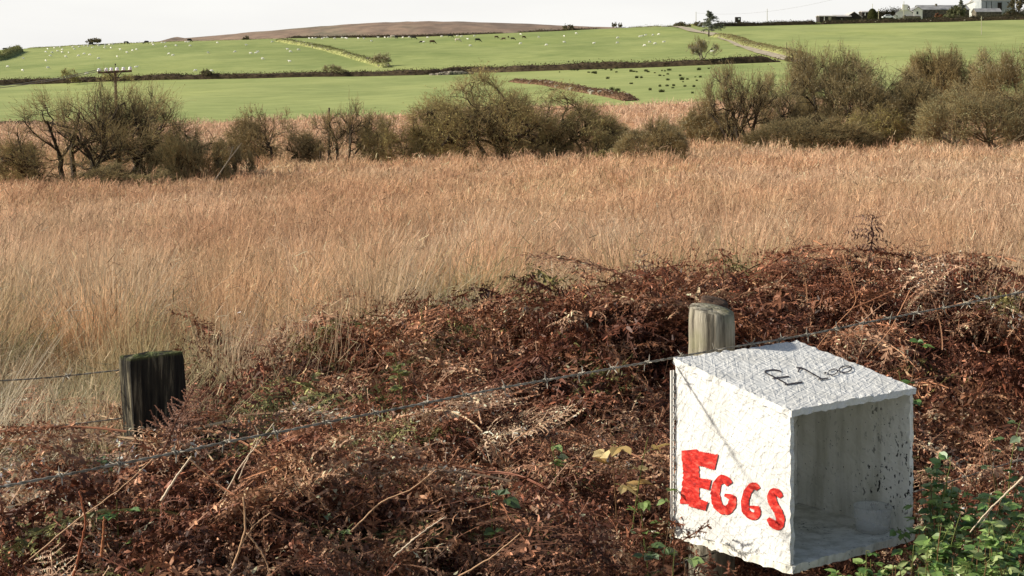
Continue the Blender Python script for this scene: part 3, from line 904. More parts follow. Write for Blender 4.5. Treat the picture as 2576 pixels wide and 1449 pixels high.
# ------------------------------------------------------------------ bracken
def frond(rng, L=.7, pairs=12, pin=8, curl=1.0, lod=0, flat=False, ps=1.0):
    """one dead bracken frond growing from the origin along +Y, arching over; returns V, Q, shade per vertex, kind per vertex"""
    V, Q, S = [], [], []
    nv = 0
    def spk(): return rng.uniform(1.5, 2.6) if rng.uniform() < .15 else rng.uniform(.45, 1.05)  # a few pinnules much brighter: sunlit sparkle put into their colour
    def addq(q, s):
        nonlocal nv
        k_ = len(q) // 2 - 1
        V.extend(q); S.extend([s] * len(q))
        for i in range(k_): Q.append((nv + 2 * i, nv + 2 * i + 1, nv + 2 * i + 3, nv + 2 * i + 2))
        nv += len(q)
    m = 18
    th = np.linspace(rng.uniform(1.0, 1.35), rng.uniform(-.9, .0), m) if not flat else np.linspace(.9, .5, m)
    st = L / (m - 1)
    yaw = np.cumsum(rng.normal(size=m) * .07)
    d = np.stack([np.sin(yaw) * np.cos(th), np.cos(yaw) * np.cos(th), np.sin(th)], 1)
    P = np.r_[np.zeros((1, 3)), np.cumsum(d[:-1] * st, axis=0)]
    rw = np.linspace(.0036, .0012, m)
    side = np.cross(d, [0, 0, 1.0]); side /= np.linalg.norm(side, axis=1)[:, None] + 1e-9
    nor = np.cross(side, d)
    for off in (side, nor):
        q = []
        for i in range(m): q += [P[i] - off[i] * rw[i], P[i] + off[i] * rw[i]]
        addq(q, 1.35)
    for a in range(pairs):
        t = .28 + .70 * a / (pairs - 1)
        f = t * (m - 1); i = min(m - 2, int(f)); p0 = P[i] + (P[i + 1] - P[i]) * (f - i)
        ln_ = L * (.40 * (1 - (t - .28) / .74) ** .85 + .03) * rng.uniform(.7, 1.15)
        if rng.uniform() < .08 and not flat: continue
        for sg in (-1, 1):
            el = rng.normal() * (.5 if not flat else .1) * curl
            bd = side[i] * sg * math.cos(.45) + d[i] * math.sin(.45) + nor[i] * el
            bd /= np.linalg.norm(bd)
            k_ = pin
            droop = rng.uniform(.1, 1.6) * curl if not flat else .15
            q = p0.copy(); dv = bd.copy(); sl = ln_ / k_
            axis_up = nor[i] + rng.normal(size=3) * .35 * curl
            curlv = rng.normal(size=3) * .22 * curl
            rq = []
            prev = None
            for s_ in range(k_ + 1):
                ss = np.cross(dv, axis_up); ss /= np.linalg.norm(ss) + 1e-9
                w = .0011
                rq += [q - ss * w, q + ss * w]
                if s_ > 0 or True:
                    pl = ps * min(.030, ln_ * .24) * (1 - .65 * s_ / k_) * rng.uniform(.7, 1.25)
                    pw = max(.0042 * min(1, ps * 1.2), pl * .42)
                    for sg2 in (-1, 1):
                        r3 = rng.normal(size=3)
                        pd = ss * sg2 + dv * .45 + r3 * .33 * curl
                        pd /= np.linalg.norm(pd)
                        cv = np.array((0, 0, -1.0)) * rng.uniform(0, 1.2) * curl + r3 * .35 * curl
                        p1 = q + pd * pl * .55
                        pd2 = pd + cv; pd2 /= np.linalg.norm(pd2)
                        p2 = p1 + pd2 * pl * .5
                        wv = np.cross(pd, axis_up + r3[::-1] * .4 * curl); wv /= np.linalg.norm(wv) + 1e-9
                        if lod: addq([q - wv * pw * .5, q + wv * pw * .5, p2 - wv * pw * .25, p2 + wv * pw * .25], spk())
                        else: addq([q - wv * pw * .45, q + wv * pw * .45, p1 - wv * pw * .5, p1 + wv * pw * .5, p2 - wv * pw * .12, p2 + wv * pw * .12], spk())
                q = q + dv * sl
                dv = dv + np.array((0, 0, -1.0)) * droop / k_ + curlv / k_ * 2
                dv /= np.linalg.norm(dv)
            addq(rq, 1.15)
    return np.array(V), np.array(Q), np.array(S)

def brk_height(X, Y):
    px = CX + F * X / np.maximum(Y, 1)
    s = lambda a, b, v: np.clip((v - a) / (b - a), 0, 1)
    h = .50 + .26 * (vnoise(X, Y, .7, 71) - .5) + .16 * s(5.4, 4.4, Y) * s(1500, 1250, px)
    h = h + .20 * s(950, 620, px) * s(4.6, 4.3, Y) * s(3.3, 3.7, Y)
    h = h - .14 * s(1480, 1620, px) * s(4.7, 4.3, Y)
    h = h - .50 * s(.50, .64, vnoise(X, Y, .62, 75, 1))
    h = h + .28 * s(6.9, 7.7, Y) * s(800, 1500, px) * (.7 + .6 * vnoise(X, Y, 1.3, 72))
    h = h - .30 * np.exp(-((Y - 6.4) / .55) ** 2) * s(1150, 1500, px)
    return np.maximum(h, .10)
def make_bracken():
    rng = np.random.default_rng(23)
    hi = [frond(rng, .60, 13, 9, 1.2, 0, False, .82) for _ in range(7)]
    lo = [frond(rng, .72, 12, 8, 1.0, 1, False, 1.05) for _ in range(6)]
    fl = [frond(rng, .50, 15, 8, .8, 0, True, .75) for _ in range(5)]
    n = 5400
    Y = np.sqrt(rng.uniform(3.0 ** 2, 9.9 ** 2, n * 2)); w = rng.uniform(-.42, .42, n * 2); X = w * Y
    keep = Y < brk_edge(X, Y) + np.abs(rng.normal(size=n * 2)) * .25
    # thin out behind the brambles at the lower right and around the mossy post
    gp = CX + F * X / Y
    keep &= ~((gp > 2180) & (Y < 4.7) & (rng.uniform(size=n * 2) < .75))
    X, Y = X[keep][:n], Y[keep][:n]
    Vs, Qs, Cs, base = [], [], [], 0
    dark, red, tan, straw, ol = (np.array(c) for c in ((.046, .021, .014), (.19, .074, .042), (.39, .21, .12), (.64, .46, .31), (.19, .18, .07)))
    H = brk_height(X, Y)
    ne = 230
    ey = rng.uniform(3.7, 4.22, ne); ex = (rng.uniform(215, 720, ne) - CX) / F * ey
    eh = rng.uniform(.66, .86, ne)
    X, Y, H = np.r_[X, ex], np.r_[Y, ey], np.r_[H, eh]
    for x, y, h in zip(X, Y, H):
        V, Q, S = (hi[rng.integers(7)] if y < 5.6 else lo[rng.integers(6)])
        s = rng.uniform(.65, 1.15) * (1.2 if y > 6 else 1)
        big = rng.uniform() < .07
        if big: V, Q, S = fl[rng.integers(5)]; s = rng.uniform(.8, 1.3) * (1.25 if y > 6 else .85)
        a = rng.uniform(0, 2 * math.pi)
        pitch = rng.uniform(-.9, .35); roll = rng.normal() * .5
        Rm = np.array((Matrix.Rotation(a, 3, 'Z') @ Matrix.Rotation(pitch, 3, 'X') @ Matrix.Rotation(roll, 3, 'Y')))
        W = (V * s * np.array((rng.uniform(.8, 1.2), 1, 1))) @ Rm.T
        top = W[:, 2].max()
        lay = rng.uniform() ** .42 if not big else rng.uniform(.85, 1.1)
        z = max(-.05, h * (.25 + .80 * lay) - top)
        bp = CX + F * x / y
        if 1400 < bp < 2400 and y < 4.5: z = min(z, (.26 if y < 4.45 else .40) - top) if bp > 1500 else min(z, .50 - top)
        W += (x, y, z)
        Vs.append(W); Qs.append(Q + base); base += len(V)
        u = rng.uniform() if not big else rng.uniform(.55, .95)
        nb = vnoise(np.array([x]), np.array([y]), .8, 77)[0]
        pal = vnoise(np.array([x]), np.array([y]), 1.6, 78)[0]
        if u < .42: c = dark + (red - dark) * rng.uniform()
        elif u < .80: c = red + (tan - red) * rng.uniform()
        elif u < .945: c = tan + (straw - tan) * rng.uniform() * .7
        elif u < .965: c = straw
        else: c = ol
        c = c * (.72 + .6 * pal)
        if y > 6.5: c = c * np.array((.95, .86, .82))
        if nb > .66 and x < .2 and y > 5.0 and rng.uniform() < .35: c = ol
        Cs.append(np.clip(c[None] * S[:, None], 0, .7))
    o = nmesh("bracken", np.concatenate(Vs), np.concatenate(Qs), None, M["bracken"], np.concatenate(Cs))
    tag(o, "bank of curled dead brown bracken along the wire fence", "bracken", None, "stuff")
    print("bracken verts", base)
    # crumbled leaf litter, coloured darkest to deepen the shade between the fronds
    n = 90000
    Y = np.sqrt(rng.uniform(2.8 ** 2, 9.6 ** 2, n)); X = rng.uniform(-.42, .42, n) * Y
    k_ = Y < brk_edge(X, Y); X, Y = X[k_], Y[k_]
    P = np.stack([X, Y, brk_height(X, Y) * rng.uniform(0, .62, len(X)) ** 1.0], -1)
    V, Q = leaf_quads(P, rng.uniform(.012, .034, len(P)), rng, 0, .45)
    c = np.where((rng.uniform(size=len(P)) < .6)[:, None], dark, dark + (red - dark) * .4) * rng.uniform(.5, 1.2, len(P))[:, None]
    o = nmesh("leaf_litter", V, Q, None, M["bracken"], np.repeat(c, 4, axis=0))
    tag(o, "crumbled bracken litter under the standing fronds, coloured dark for the shaded gaps", "leaf litter", None, "stuff")
make_bracken()

# single fronds that stand out
def single_frond(seed, loc, rz, pitch, roll, L, col, label, flat=True, pairs=15, pin=9, curl=.75):
    rng = np.random.default_rng(seed)
    V, Q, S = frond(rng, L, pairs, pin, curl, 0, flat, .5 if flat else .8)
    o = nmesh("bracken_frond", V, Q, None, M["bracken"], np.clip(np.array(col)[None] * S[:, None], 0, .75))
    o.location = loc
    o.rotation_euler = (pitch, roll, rz)
    tag(o, label, "fern frond", "single bracken fronds standing clear of the mass")
single_frond(3, at(392, 1170, 3.98), -.45, .3, .3, .22, (.16, .075, .045), "flat dark bracken frond leaning against the mossy square post")
single_frond(4, at(446, 1150, 4.02), -.75, .35, -.4, .20, (.15, .07, .04), "narrow bracken frond right of the mossy square post")
single_frond(5, at(540, 1150, 4.3), -1.1, -.2, .3, .22, (.22, .12, .075), "arched bracken frond drooping right of the mossy square post")
single_frond(6, at(2120, 1120, 5.2), .15, .6, .1, .42, (.36, .20, .12), "upright tan bracken frond behind the price on the box", True, 12, 8, .8)
single_frond(7, at(2030, 760, 7.5), .5, .6, 0, .34, (.40, .23, .13), "pale bracken frond arching over the dark hollow behind the wire", True, 12, 8, .8)
single_frond(8, at(2370, 880, 6.2), .1, .6, .1, .44, (.38, .22, .13), "tall tan bracken frond crossing the wire at the right", True, 13, 8, .8)
single_frond(9, at(2180, 680, 7.9), -.1, .5, .2, .40, (.10, .05, .035), "dark curled bracken frond rising against the pale grass", False, 10, 6, 1.0)
single_frond(10, at(1180, 990, 5.6), -1.9, -.4, .1, .3, (.16, .075, .05), "low reddish frond above the wire in the middle", True)
single_frond(12, at(1280, 1120, 4.9), -1.5, -.2, .1, .22, (.42, .27, .17), "small pale curved frond below the wire in the middle", True, 13, 7, .6)

# dry stalks lying over the bracken
def stalk(pts, Y, r, col, label, branches=()):
    root = None
    g = Geo()
    def line(ps, rad):
        P = np.array([at(a, b, Y + (q[0] if q else 0)) for a, b, *q in ps])
        d = np.r_[0, np.cumsum(np.linalg.norm(np.diff(P, axis=0), axis=1))]
        s = np.linspace(0, d[-1], 26)
        C = np.stack([np.interp(s, d, P[:, i]) for i in range(3)], 1)
        for _ in range(4): C[1:-1] = (C[:-2] + 2 * C[1:-1] + C[2:]) / 4
        C += (np.random.default_rng(len(label)).normal(size=C.shape) * .0005)
        g.tube(C, np.linspace(rad * .62, rad * .34, 26), 6, col)
    line(pts, r)
    for b in branches: line(b, r * .6)
    o = g.build("dead_stalk", M["stalk"], None, True)
    tag(o, label, "dead stalk", "dry stalks lying over the bracken")
PALE, TAN, REDST = lin(206, 186, 158), lin(184, 146, 110), lin(138, 78, 48)
stalk([(555, 1262), (600, 1180), (645, 1120), (690, 1062)], 3.75, .0032, PALE, "pale forked stalk crossing the wire right of the mossy post", [[(640, 1128), (652, 1095), (640, 1070)]])
stalk([(600, 1205), (625, 1150), (650, 1085)], 3.8, .0026, PALE, "thin pale stalk beside the forked one crossing the wire")
stalk([(60, 1420), (190, 1310), (310, 1225), (400, 1140)], 3.45, .003, TAN, "long thin straw stalk slanting up from the lower left")
stalk([(180, 1470), (205, 1370), (217, 1310), (200, 1235)], 3.35, .0055, REDST, "reddish bent stalk at the lower left of the bracken")
stalk([(255, 1400), (260, 1350), (262, 1300)], 3.4, .006, lin(150, 96, 60), "short broken brown stump stalk near the reddish one")
stalk([(570, 1470), (600, 1390), (618, 1330), (612, 1250)], 3.35, .0052, TAN, "stout tan stalk forking at the bottom left of centre", [[(606, 1370), (640, 1320), (680, 1290)], [(620, 1340), (660, 1390), (690, 1470)]])
stalk([(405, 1260), (450, 1190), (482, 1148)], 3.55, .0055, PALE, "cut pale stalk leaning just below the wire by the post")
stalk([(470, 1150), (530, 1200), (580, 1250), (640, 1330)], 3.6, .003, TAN, "tan stalk running down to the right under the wire")
stalk([(880, 1340), (960, 1260), (1030, 1235), (1100, 1180)], 3.6, .0035, TAN, "tan stalk lying flat under the middle of the wire")
stalk([(990, 1400), (1060, 1340), (1120, 1300)], 3.5, .0032, PALE, "short pale stalk at the bottom centre")
stalk([(915, 840), (923, 900), (926, 960), (940, 990)], 5.9, .004, lin(120, 84, 60), "upright brown stem with side shoots left of centre", [[(924, 910), (890, 935), (870, 955)], [(925, 930), (945, 950), (960, 980)]])
stalk([(1120, 1470), (1240, 1400), (1310, 1340)], 3.4, .0035, TAN, "straw stalk at the bottom left of the egg box")
stalk([(2290, 960), (2370, 945), (2430, 950)], 4.9, .0042, lin(78, 52, 38), "dark bare twig right of the box roof")
stalk([(2130, 782), (2240, 735), (2330, 690)], 6.6, .0045, lin(150, 100, 70), "brown bracken stem slanting over the dark hollow")
stalk([(2575, 1200), (2480, 1290), (2440, 1340)], 3.9, .004, PALE, "pale dead stem among the green leaves right of the box", [[(2500, 1270), (2462, 1330)]])
stalk([(2120, 640), (2160, 760), (2080, 840), (2040, 900)], 6.4, .004, lin(170, 120, 84), "long curved bracken stem hanging by the wire")
stalk([(2290, 730), (2240, 830), (2180, 900)], 6.0, .004, lin(176, 126, 90), "tan curved bracken stem at the right of the hollow")

# ------------------------------------------------------------------ brambles and other green leaves
def leaf_geo(rng, size, d, nrm):
    """one folded ovate toothed leaf from its base along d"""
    d = d / np.linalg.norm(d); s = np.cross(d, nrm); s /= np.linalg.norm(s) + 1e-9; u = np.cross(s, d)
    ts = [0, .18, .4, .62, .82, 1.0]; ws = [.02, .30, .38, .30, .16, 0.0]
    V, fold, dr = [], rng.uniform(.1, .5), rng.uniform(0, .5)
    for i, (t, w) in enumerate(zip(ts, ws)):
        c = d * t * size - np.array((0, 0, 1.0)) * dr * t * t * size * .6
        w = w * (1 + (.12 if i % 2 else -.06))
        V += [c - s * w * size + u * fold * w * size, c, c + s * w * size + u * fold * w * size]
    Q = []
    for i in range(5):
        for q in (0, 1): Q.append((i * 3 + q, i * 3 + q + 1, i * 3 + q + 4, i * 3 + q + 3))
    return np.array(V), Q
GREENS = [np.array(c) for c in ((.12, .22, .06), (.20, .31, .085), (.29, .40, .13), (.40, .48, .20))]
def bramble(seed, c, spread, n, size, label, cols=None, h=.25, group="bramble and nettle plants in the bracken"):
    rng = np.random.default_rng(seed)
    root = empty("bramble_plant", c)
    tag(root, label, "leafy plant", group)
    g, s = Geo(), Geo()
    n = int(n * 3.3) if n > 14 else n
    size *= .88 if n > 14 else 1.05
    nst = max(2, n // 7)
    sp = np.array(spread)
    for k_ in range(nst):
        tip = rng.normal(size=3) * sp * .55
        b = np.array((tip[0] * .4, tip[1] * .4 + .05, -h))
        mid = (b + tip) / 2 + np.array((0, 0, .12 * h)) + rng.normal(size=3) * .02
        t = np.linspace(0, 1, 14)[:, None]
        C = (1 - t) ** 2 * b + 2 * t * (1 - t) * mid + t * t * tip
        s.tube(C, np.linspace(.0022, .001, 14), 5, lin(112, 84, 58) if k_ % 2 else lin(104, 110, 58))
        for q in range(max(2, n // nst)):
            p = C[int(rng.uniform(4, 13.9))]
            a = rng.uniform(0, 6.28)
            d = np.array((math.cos(a), math.sin(a), rng.uniform(-.3, .5)))
            col = (cols or GREENS)[rng.integers(len(cols or GREENS))] * rng.uniform(.75, 1.2)
            st = p + d * size * .5
            s.tube([p, (p + st) / 2 + (0, 0, .004), st], (.0008, .0007, .0006), 4, lin(110, 116, 62))
            for da in (0, 1.15, -1.15):
                ca_, sa = math.cos(da), math.sin(da)
                dd = np.array((d[0] * ca_ - d[1] * sa, d[0] * sa + d[1] * ca_, d[2]))
                V, Q = leaf_geo(rng, size * rng.uniform(.7, 1.15) * (1 if da == 0 else .8), dd, np.array((0, 0, 1.0)) + rng.normal(size=3) * .35)
                g.add(V + st, Q, None, col)
    s.build("stem", M["stalk"], root)
    g.build("leaves", M["bramble"], root)
bramble(20, at(2420, 1250, 4.1), (.12, .10, .08), 30, .034, "green leafy stems between the box and the right edge")
bramble(21, at(2500, 1440, 3.7), (.15, .10, .06), 36, .034, "lowest bright green leaves in the bottom right corner")
bramble(22, at(2200, 1449, 3.8), (.12, .08, .05), 24, .032, "green leaves just under the open front of the box")
bramble(23, at(2565, 1270, 4.0), (.08, .08, .08), 22, .034, "green leaves against the right edge under the wire")
YELLOWS = [np.array(c) for c in ((.50, .36, .14), (.58, .46, .22), (.42, .27, .10))]
DUSTY = [np.array(c) for c in ((.13, .19, .09), (.20, .26, .15), (.09, .14, .045))]
bramble(1, at(2360, 1200, 4.25), (.09, .08, .09), 16, .034, "leafy green plant right beside the egg box opening")
bramble(2, at(2350, 1330, 3.95), (.13, .10, .09), 34, .034, "dense green leaves right of the lower box corner")
bramble(3, at(2480, 1330, 3.95), (.14, .10, .10), 36, .036, "dense green leaves in the lower right corner of the bank")
bramble(4, at(2540, 1400, 3.75), (.12, .10, .08), 30, .036, "green nettle leaves at the extreme bottom right")
bramble(5, at(2260, 1440, 3.85), (.15, .10, .06), 34, .034, "bright green leaves below the front of the egg box")
bramble(6, at(2400, 1440, 3.75), (.16, .10, .07), 40, .034, "green leaves along the bottom edge right of the box")
bramble(7, at(2530, 1190, 4.3), (.08, .07, .08), 16, .032, "green sprays under the lower wire at the right")
bramble(8, at(2310, 890, 5.0), (.075, .06, .06), 11, .036, "dark green bramble spray above the wire right of the box roof", [GREENS[0], GREENS[1], DUSTY[0]])
bramble(9, at(1640, 1190, 4.25), (.09, .06, .07), 10, .032, "bramble leaves close to the left side of the egg box", [GREENS[1], DUSTY[0], GREENS[2]])
bramble(10, at(1655, 1330, 3.95), (.06, .05, .05), 8, .036, "dusty bramble leaves by the lower left box corner", DUSTY)
bramble(11, at(1700, 1420, 3.75), (.045, .04, .04), 5, .036, "pale green leaves under the lower left box corner", [GREENS[2], GREENS[3]])
bramble(12, at(1230, 1225, 3.95), (.07, .04, .03), 4, .042, "few grey green bramble leaves under the middle wire", DUSTY)
bramble(13, at(1570, 1115, 4.4), (.06, .04, .06), 8, .052, "yellowing leaves beside the left side of the egg box", YELLOWS)
bramble(14, at(860, 1280, 3.75), (.08, .05, .03), 7, .026, "small yellowish green sprig below the wire at left of centre", [GREENS[3], DUSTY[1], GREENS[2]])
bramble(15, at(1040, 900, 5.7), (.08, .07, .10), 12, .032, "olive green sprig in the dark bracken above the wire", [np.array((.15, .17, .05)), np.array((.22, .22, .08))])
bramble(16, at(1400, 1120, 4.6), (.05, .04, .03), 4, .03, "tiny green sprig below the wire left of the box", [GREENS[2], DUSTY[1]])
bramble(17, at(2540, 1040, 4.8), (.06, .05, .08), 6, .032, "sparse green leaves in the brown bracken at the right edge", DUSTY)
bramble(18, at(310, 1265, 3.6), (.04, .03, .03), 4, .030, "small green leaf clump below the mossy post", [GREENS[0], GREENS[1]])
bramble(19, at(310, 1135, 4.1), (.03, .03, .03), 3, .034, "two dusty leaves at the foot of the mossy square post", DUSTY)

# ------------------------------------------------------------------ trees and scrub
def make_tree(name, label, px, Y, wpx, hpx, seed, stems=7, spread=1.0, leaf=9000, lsize=.075, lcol=((.17, .155, .06), (.25, .215, .085)),
              bark="bark", dense=1.0, lift=.0, base_r=.07, levels=3, offx=0.0, cat="tree", group="scrub trees at the edge of the marsh", dz=-.15, depth=.8, trunk=0.0, twig=1.0, ragged=.22, haze=.8, skirt=.32):
    """multi stemmed willow scrub: curved stems, branches and twigs grown outwards, scaled to the width and height seen"""
    rng = np.random.default_rng(seed)
    P0, P1, R0, R1, tips, tdir = [], [], [], [], [], []
    def unit(v): return v / (np.linalg.norm(v) + 1e-9)
    def grow(p, d, L, r, lev):
        ns = 6 if lev == 0 else (5 if lev == 1 else 4)
        st = L / ns
        pts = [p]
        dirs = []
        for i in range(ns):
            d = unit(d + rng.normal(size=3) * (.24 if lev < 2 else .34) + np.array((0, 0, .10 if lev == 0 else .09)))
            q = p + d * st
            r2 = r * (1 - .55 * (i + 1) / ns)
            P0.append(p); P1.append(q); R0.append(r * (1 - .55 * i / ns)); R1.append(r2)
            p = q; pts.append(p); dirs.append(d)
        if lev >= levels:
            tips.extend(pts[1:]); tdir.extend(dirs)
            return
        nch = {0: 6, 1: 6, 2: 6, 3: 5}[lev]
        nch = max(2, int(round(nch * (dense if lev else 1))))
        for c_ in range(nch):
            f = rng.uniform(.30 if lev == 0 else .15, 1.0)
            i = min(ns - 1, int(f * ns))
            q = pts[i] + (pts[i + 1] - pts[i]) * (f * ns - i)
            ax = unit(rng.normal(size=3))
            nd = unit(dirs[i] + (ax - dirs[i] * ax.dot(dirs[i])) * rng.uniform(.5, 1.15))
            if nd[2] < -.1: nd[2] *= -.4
            grow(q, nd, L * rng.uniform(.42, .66), r * (1 - .55 * f) * rng.uniform(.45, .62), lev + 1)
    start = np.zeros(3)
    if trunk:
        t_ = np.array([(0, 0, 0), (rng.normal() * .04, rng.normal() * .04, trunk * .5), (rng.normal() * .08, rng.normal() * .08, trunk)])
        for i in range(2): P0.append(t_[i]); P1.append(t_[i + 1]); R0.append(base_r * 1.6 * (1 - .2 * i)); R1.append(base_r * 1.6 * (.8 - .2 * i))
        start = t_[2]
    for s_ in range(stems):
        a = s_ / stems * 2 * math.pi + rng.uniform(-.4, .4)
        sp = rng.uniform(.35, 1.25) * spread
        d = unit(np.array((math.cos(a) * sp, math.sin(a) * sp, 1.0 + lift)))
        grow(start + np.array((math.cos(a), math.sin(a), 0)) * (.06 if trunk else rng.uniform(.05, .35) * spread), d, 1.0, base_r / 1.0, 0)
    W, Hh = wpx * Y / F, hpx * Y / F
    P0, P1 = np.array(P0), np.array(P1); tips = np.array(tips)
    lo, hi_ = np.percentile(tips[:, :2], 4, axis=0), np.percentile(tips[:, :2], 96, axis=0)
    cen = np.append((lo + hi_) / 2 * .8, 0); half = np.append((hi_ - lo) / 2, np.percentile(tips[:, 2], 96))
    def dome(p):
        q = (p - cen * np.clip(p[:, 2:3] / half[2], 0, 1)) / half
        rho = np.linalg.norm(q, axis=1)[:, None] + 1e-6
        ang = np.arctan2(q[:, 1], q[:, 0]); lump = 1 + .09 * np.sin(ang * 3 + seed) + .07 * np.sin(ang * 5 + q[:, 2] * 6 + seed * 2)
        rn = np.where(rho < 1, rho ** .82, 1 + np.tanh((rho - 1) * 1.2) * ragged)
        return q / rho * rn * np.where(rho > .3, lump[:, None], 1)
    P0, P1, tips = dome(P0), dome(P1), dome(tips)
    # low branches reaching down to the grass
    if skirt:
        lo_ = tips[rng.uniform(size=len(tips)) < skirt] * np.array((1.0, 1.0, .38)) + np.array((0, 0, .03)) * half[2]
        tips = np.concatenate([tips, lo_])
    # fine outer twigs
    nx_ = int(haze * len(tips))
    k_ = rng.integers(len(tips), size=nx_)
    dv = tips[k_] * 1.2 + np.array((0, 0, .15)) + rng.normal(size=(nx_, 3)) * .65
    dv /= np.linalg.norm(dv, axis=1)[:, None]
    t0 = tips[k_]; t1 = t0 + dv * rng.uniform(.05, .15, (nx_, 1)); t2 = t1 + (dv + rng.normal(size=(nx_, 3)) * .4) * rng.uniform(.02, .07, (nx_, 1))
    P0 = np.concatenate([P0, t0, t1]); P1 = np.concatenate([P1, t1, t2])
    nmain = len(R0)
    R0 = np.concatenate([R0, np.full(2 * nx_, 1e-4)]); R1 = np.concatenate([R1, np.full(2 * nx_, 1e-4)])
    tips = np.concatenate([tips, t1, t2])
    lo, hi_ = np.percentile(tips[:, 0], [1, 99]); top = np.percentile(tips[:, 2], 99)
    ly, hy = np.percentile(tips[:, 1], [1.5, 98.5])
    S = np.array((W / (hi_ - lo), W * depth / (hy - ly), Hh / top))
    O = np.array((-(lo + hi_) / 2 * S[0] + offx * W, -(ly + hy) / 2 * S[1], 0))
    rs = (S[0] * S[2]) ** .5
    A, B = P0 * S + O, P1 * S + O
    tips = tips * S + O
    R0 = np.maximum(R0 * rs * .42, .006 * twig * Y / 85); R1 = np.maximum(R1 * rs * .42, .0045 * twig * Y / 85)
    base = gpt(px, Y, dz)
    root = empty(name, base)
    tag(root, label, cat, group)
    V, Q = segs_mesh(A[:nmain], B[:nmain], R0[:nmain], R1[:nmain], 4)
    nmesh("trunk", V, Q, None, M[bark], None, root)
    if nx_:
        V, Q = segs_mesh(A[nmain:], B[nmain:], R0[nmain:], R1[nmain:], 3)
        nmesh("twigs", V, Q, None, M["twig"], None, root)
    leaf = int(leaf * .8)
    if leaf:
        rho = np.linalg.norm((tips - O * .5) * np.array((2 / W, 2 / (W * depth), 1 / Hh)), axis=1)
        wgt = np.clip(rho, .05, 1.2) ** 2.2; wgt /= wgt.sum()
        k_ = rng.choice(len(tips), size=leaf, p=wgt)
        P = tips[k_] + rng.normal(size=(leaf, 3)) * .05 * (Y / 85) ** .5
        V, Q = leaf_quads(P, rng.uniform(.5, 1.3, leaf) * lsize * (Y / 85) ** .8, rng)
        c0, c1 = np.array(lcol[0]), np.array(lcol[1])
        cl = np.clip(vnoise(P[:, 0] + P[:, 2] * .7 + seed * 13, P[:, 1] + P[:, 2], 1.1, seed), 0, 1)
        cl = np.clip((cl - .3) * 2.0, 0, 1) * .75 + rng.uniform(size=leaf) * .25
        c = (c0 + (c1 - c0) * cl[:, None]) * rng.uniform(.6, 1.3, leaf)[:, None]
        nmesh("crown", V, Q, None, M["leaf"], np.repeat(c, 4, axis=0), root)
    return root
OLIVE = ((.33, .295, .12), (.50, .45, .19)); GREY = ((.30, .27, .165), (.44, .39, .24)); DARK = ((.10, .09, .055), (.19, .165, .095))
BROWN = ((.22, .17, .10), (.34, .265, .15)); YEL = ((.32, .27, .09), (.46, .39, .14)); GREENISH = ((.11, .12, .065), (.19, .195, .10))
T = make_tree
T("scrub_tree", "dark bare bush cut off by the left edge of the marsh", 25, 68, 150, 120, 1, 6, 1.2, 3500, .07, DARK, "dark_bark")
T("scrub_tree", "large sparse many stemmed tree with bare dark branches below the power pole", 265, 69, 500, 255, 2, 14, 1.3, 10500, .06, OLIVE, "dark_bark", .95, .1, .085, ragged=.5, haze=.55)
T("scrub_tree", "bare curly branched tree top reaching right of the power pole", 405, 71, 180, 240, 32, 5, .6, 900, .06, OLIVE, "dark_bark", .9, .5, .06, ragged=.6, haze=.3)
T("scrub_tree", "dense dark grey green shrub right of the bare left tree", 490, 68, 190, 135, 3, 9, 1.2, 5000, .07, GREENISH, "dark_bark")
T("scrub_tree", "dark undergrowth bush filling the foot of the left tree", 300, 66, 260, 70, 33, 10, 1.4, 6000, .07, DARK, "dark_bark")
T("scrub_tree", "thin twiggy bush with broken leaning branches at the end of the left scrub", 590, 70, 110, 105, 4, 5, .9, 1500, .06, GREY, "dark_bark", .8)
T("scrub_tree", "brown flat topped tree between the left scrub and the middle dome", 690, 83, 240, 150, 5, 7, .9, 7000, .075, BROWN, "dark_bark", 1, .3)
T("scrub_tree", "sparse brown tree with open bare branches left of the middle dome", 850, 84, 240, 165, 6, 7, .9, 2200, .07, BROWN, "dark_bark", .95, .3, ragged=.5, haze=.4, skirt=.08)
T("scrub_tree", "low yellow green bush at the left foot of the middle dome", 1020, 84, 250, 125, 7, 9, 1.1, 9500, .075, ((.29, .26, .10), (.45, .39, .16)), "bark")
T("scrub_tree", "big olive dome shaped tree in the middle of the marsh edge", 1265, 86, 470, 222, 8, 15, 1.2, 28000, .075, ((.30, .26, .105), (.50, .43, .175)), "dark_bark", 1.05, .0, .085, levels=3)
T("scrub_tree", "dark right lobe tree with twisted trunk beside the middle dome", 1465, 85, 210, 130, 9, 7, 1.0, 7500, .075, OLIVE, "dark_bark", 1, .2)
T("scrub_tree", "low olive bush in the grass right of the middle dome", 1530, 82, 110, 45, 10, 8, 1.4, 3500, .07, OLIVE)
T("scrub_tree", "small dark bush behind the gap right of the middle dome", 1585, 96, 110, 60, 34, 8, 1.2, 5000, .075, GREY)
T("scrub_tree", "bare twiggy V shaped bush standing alone in the grass", 1640, 79, 175, 125, 11, 9, 1.1, 4200, .065, GREY, "dark_bark", 1, .1, .05)
T("scrub_tree", "pale grey low shrub between the V shaped bush and the big grove", 1760, 99, 190, 95, 12, 9, 1.2, 9000, .075, GREY)
T("scrub_tree", "tall sparse grey tree leaning out at the left of the big grove", 1890, 97, 270, 200, 13, 7, .95, 4200, .07, GREY, "dark_bark", .95, .25, .08, ragged=.5, haze=.5, skirt=.1)
T("scrub_tree", "tall greyish olive tree at the top of the big grove", 2050, 101, 270, 235, 14, 8, .85, 12000, .075, GREY, "dark_bark", 1, .3, .08)
T("scrub_tree", "broad round grey tree in the centre of the big grove", 2180, 100, 330, 200, 15, 10, 1.0, 17000, .078, ((.25, .215, .13), (.37, .32, .185)), "dark_bark")
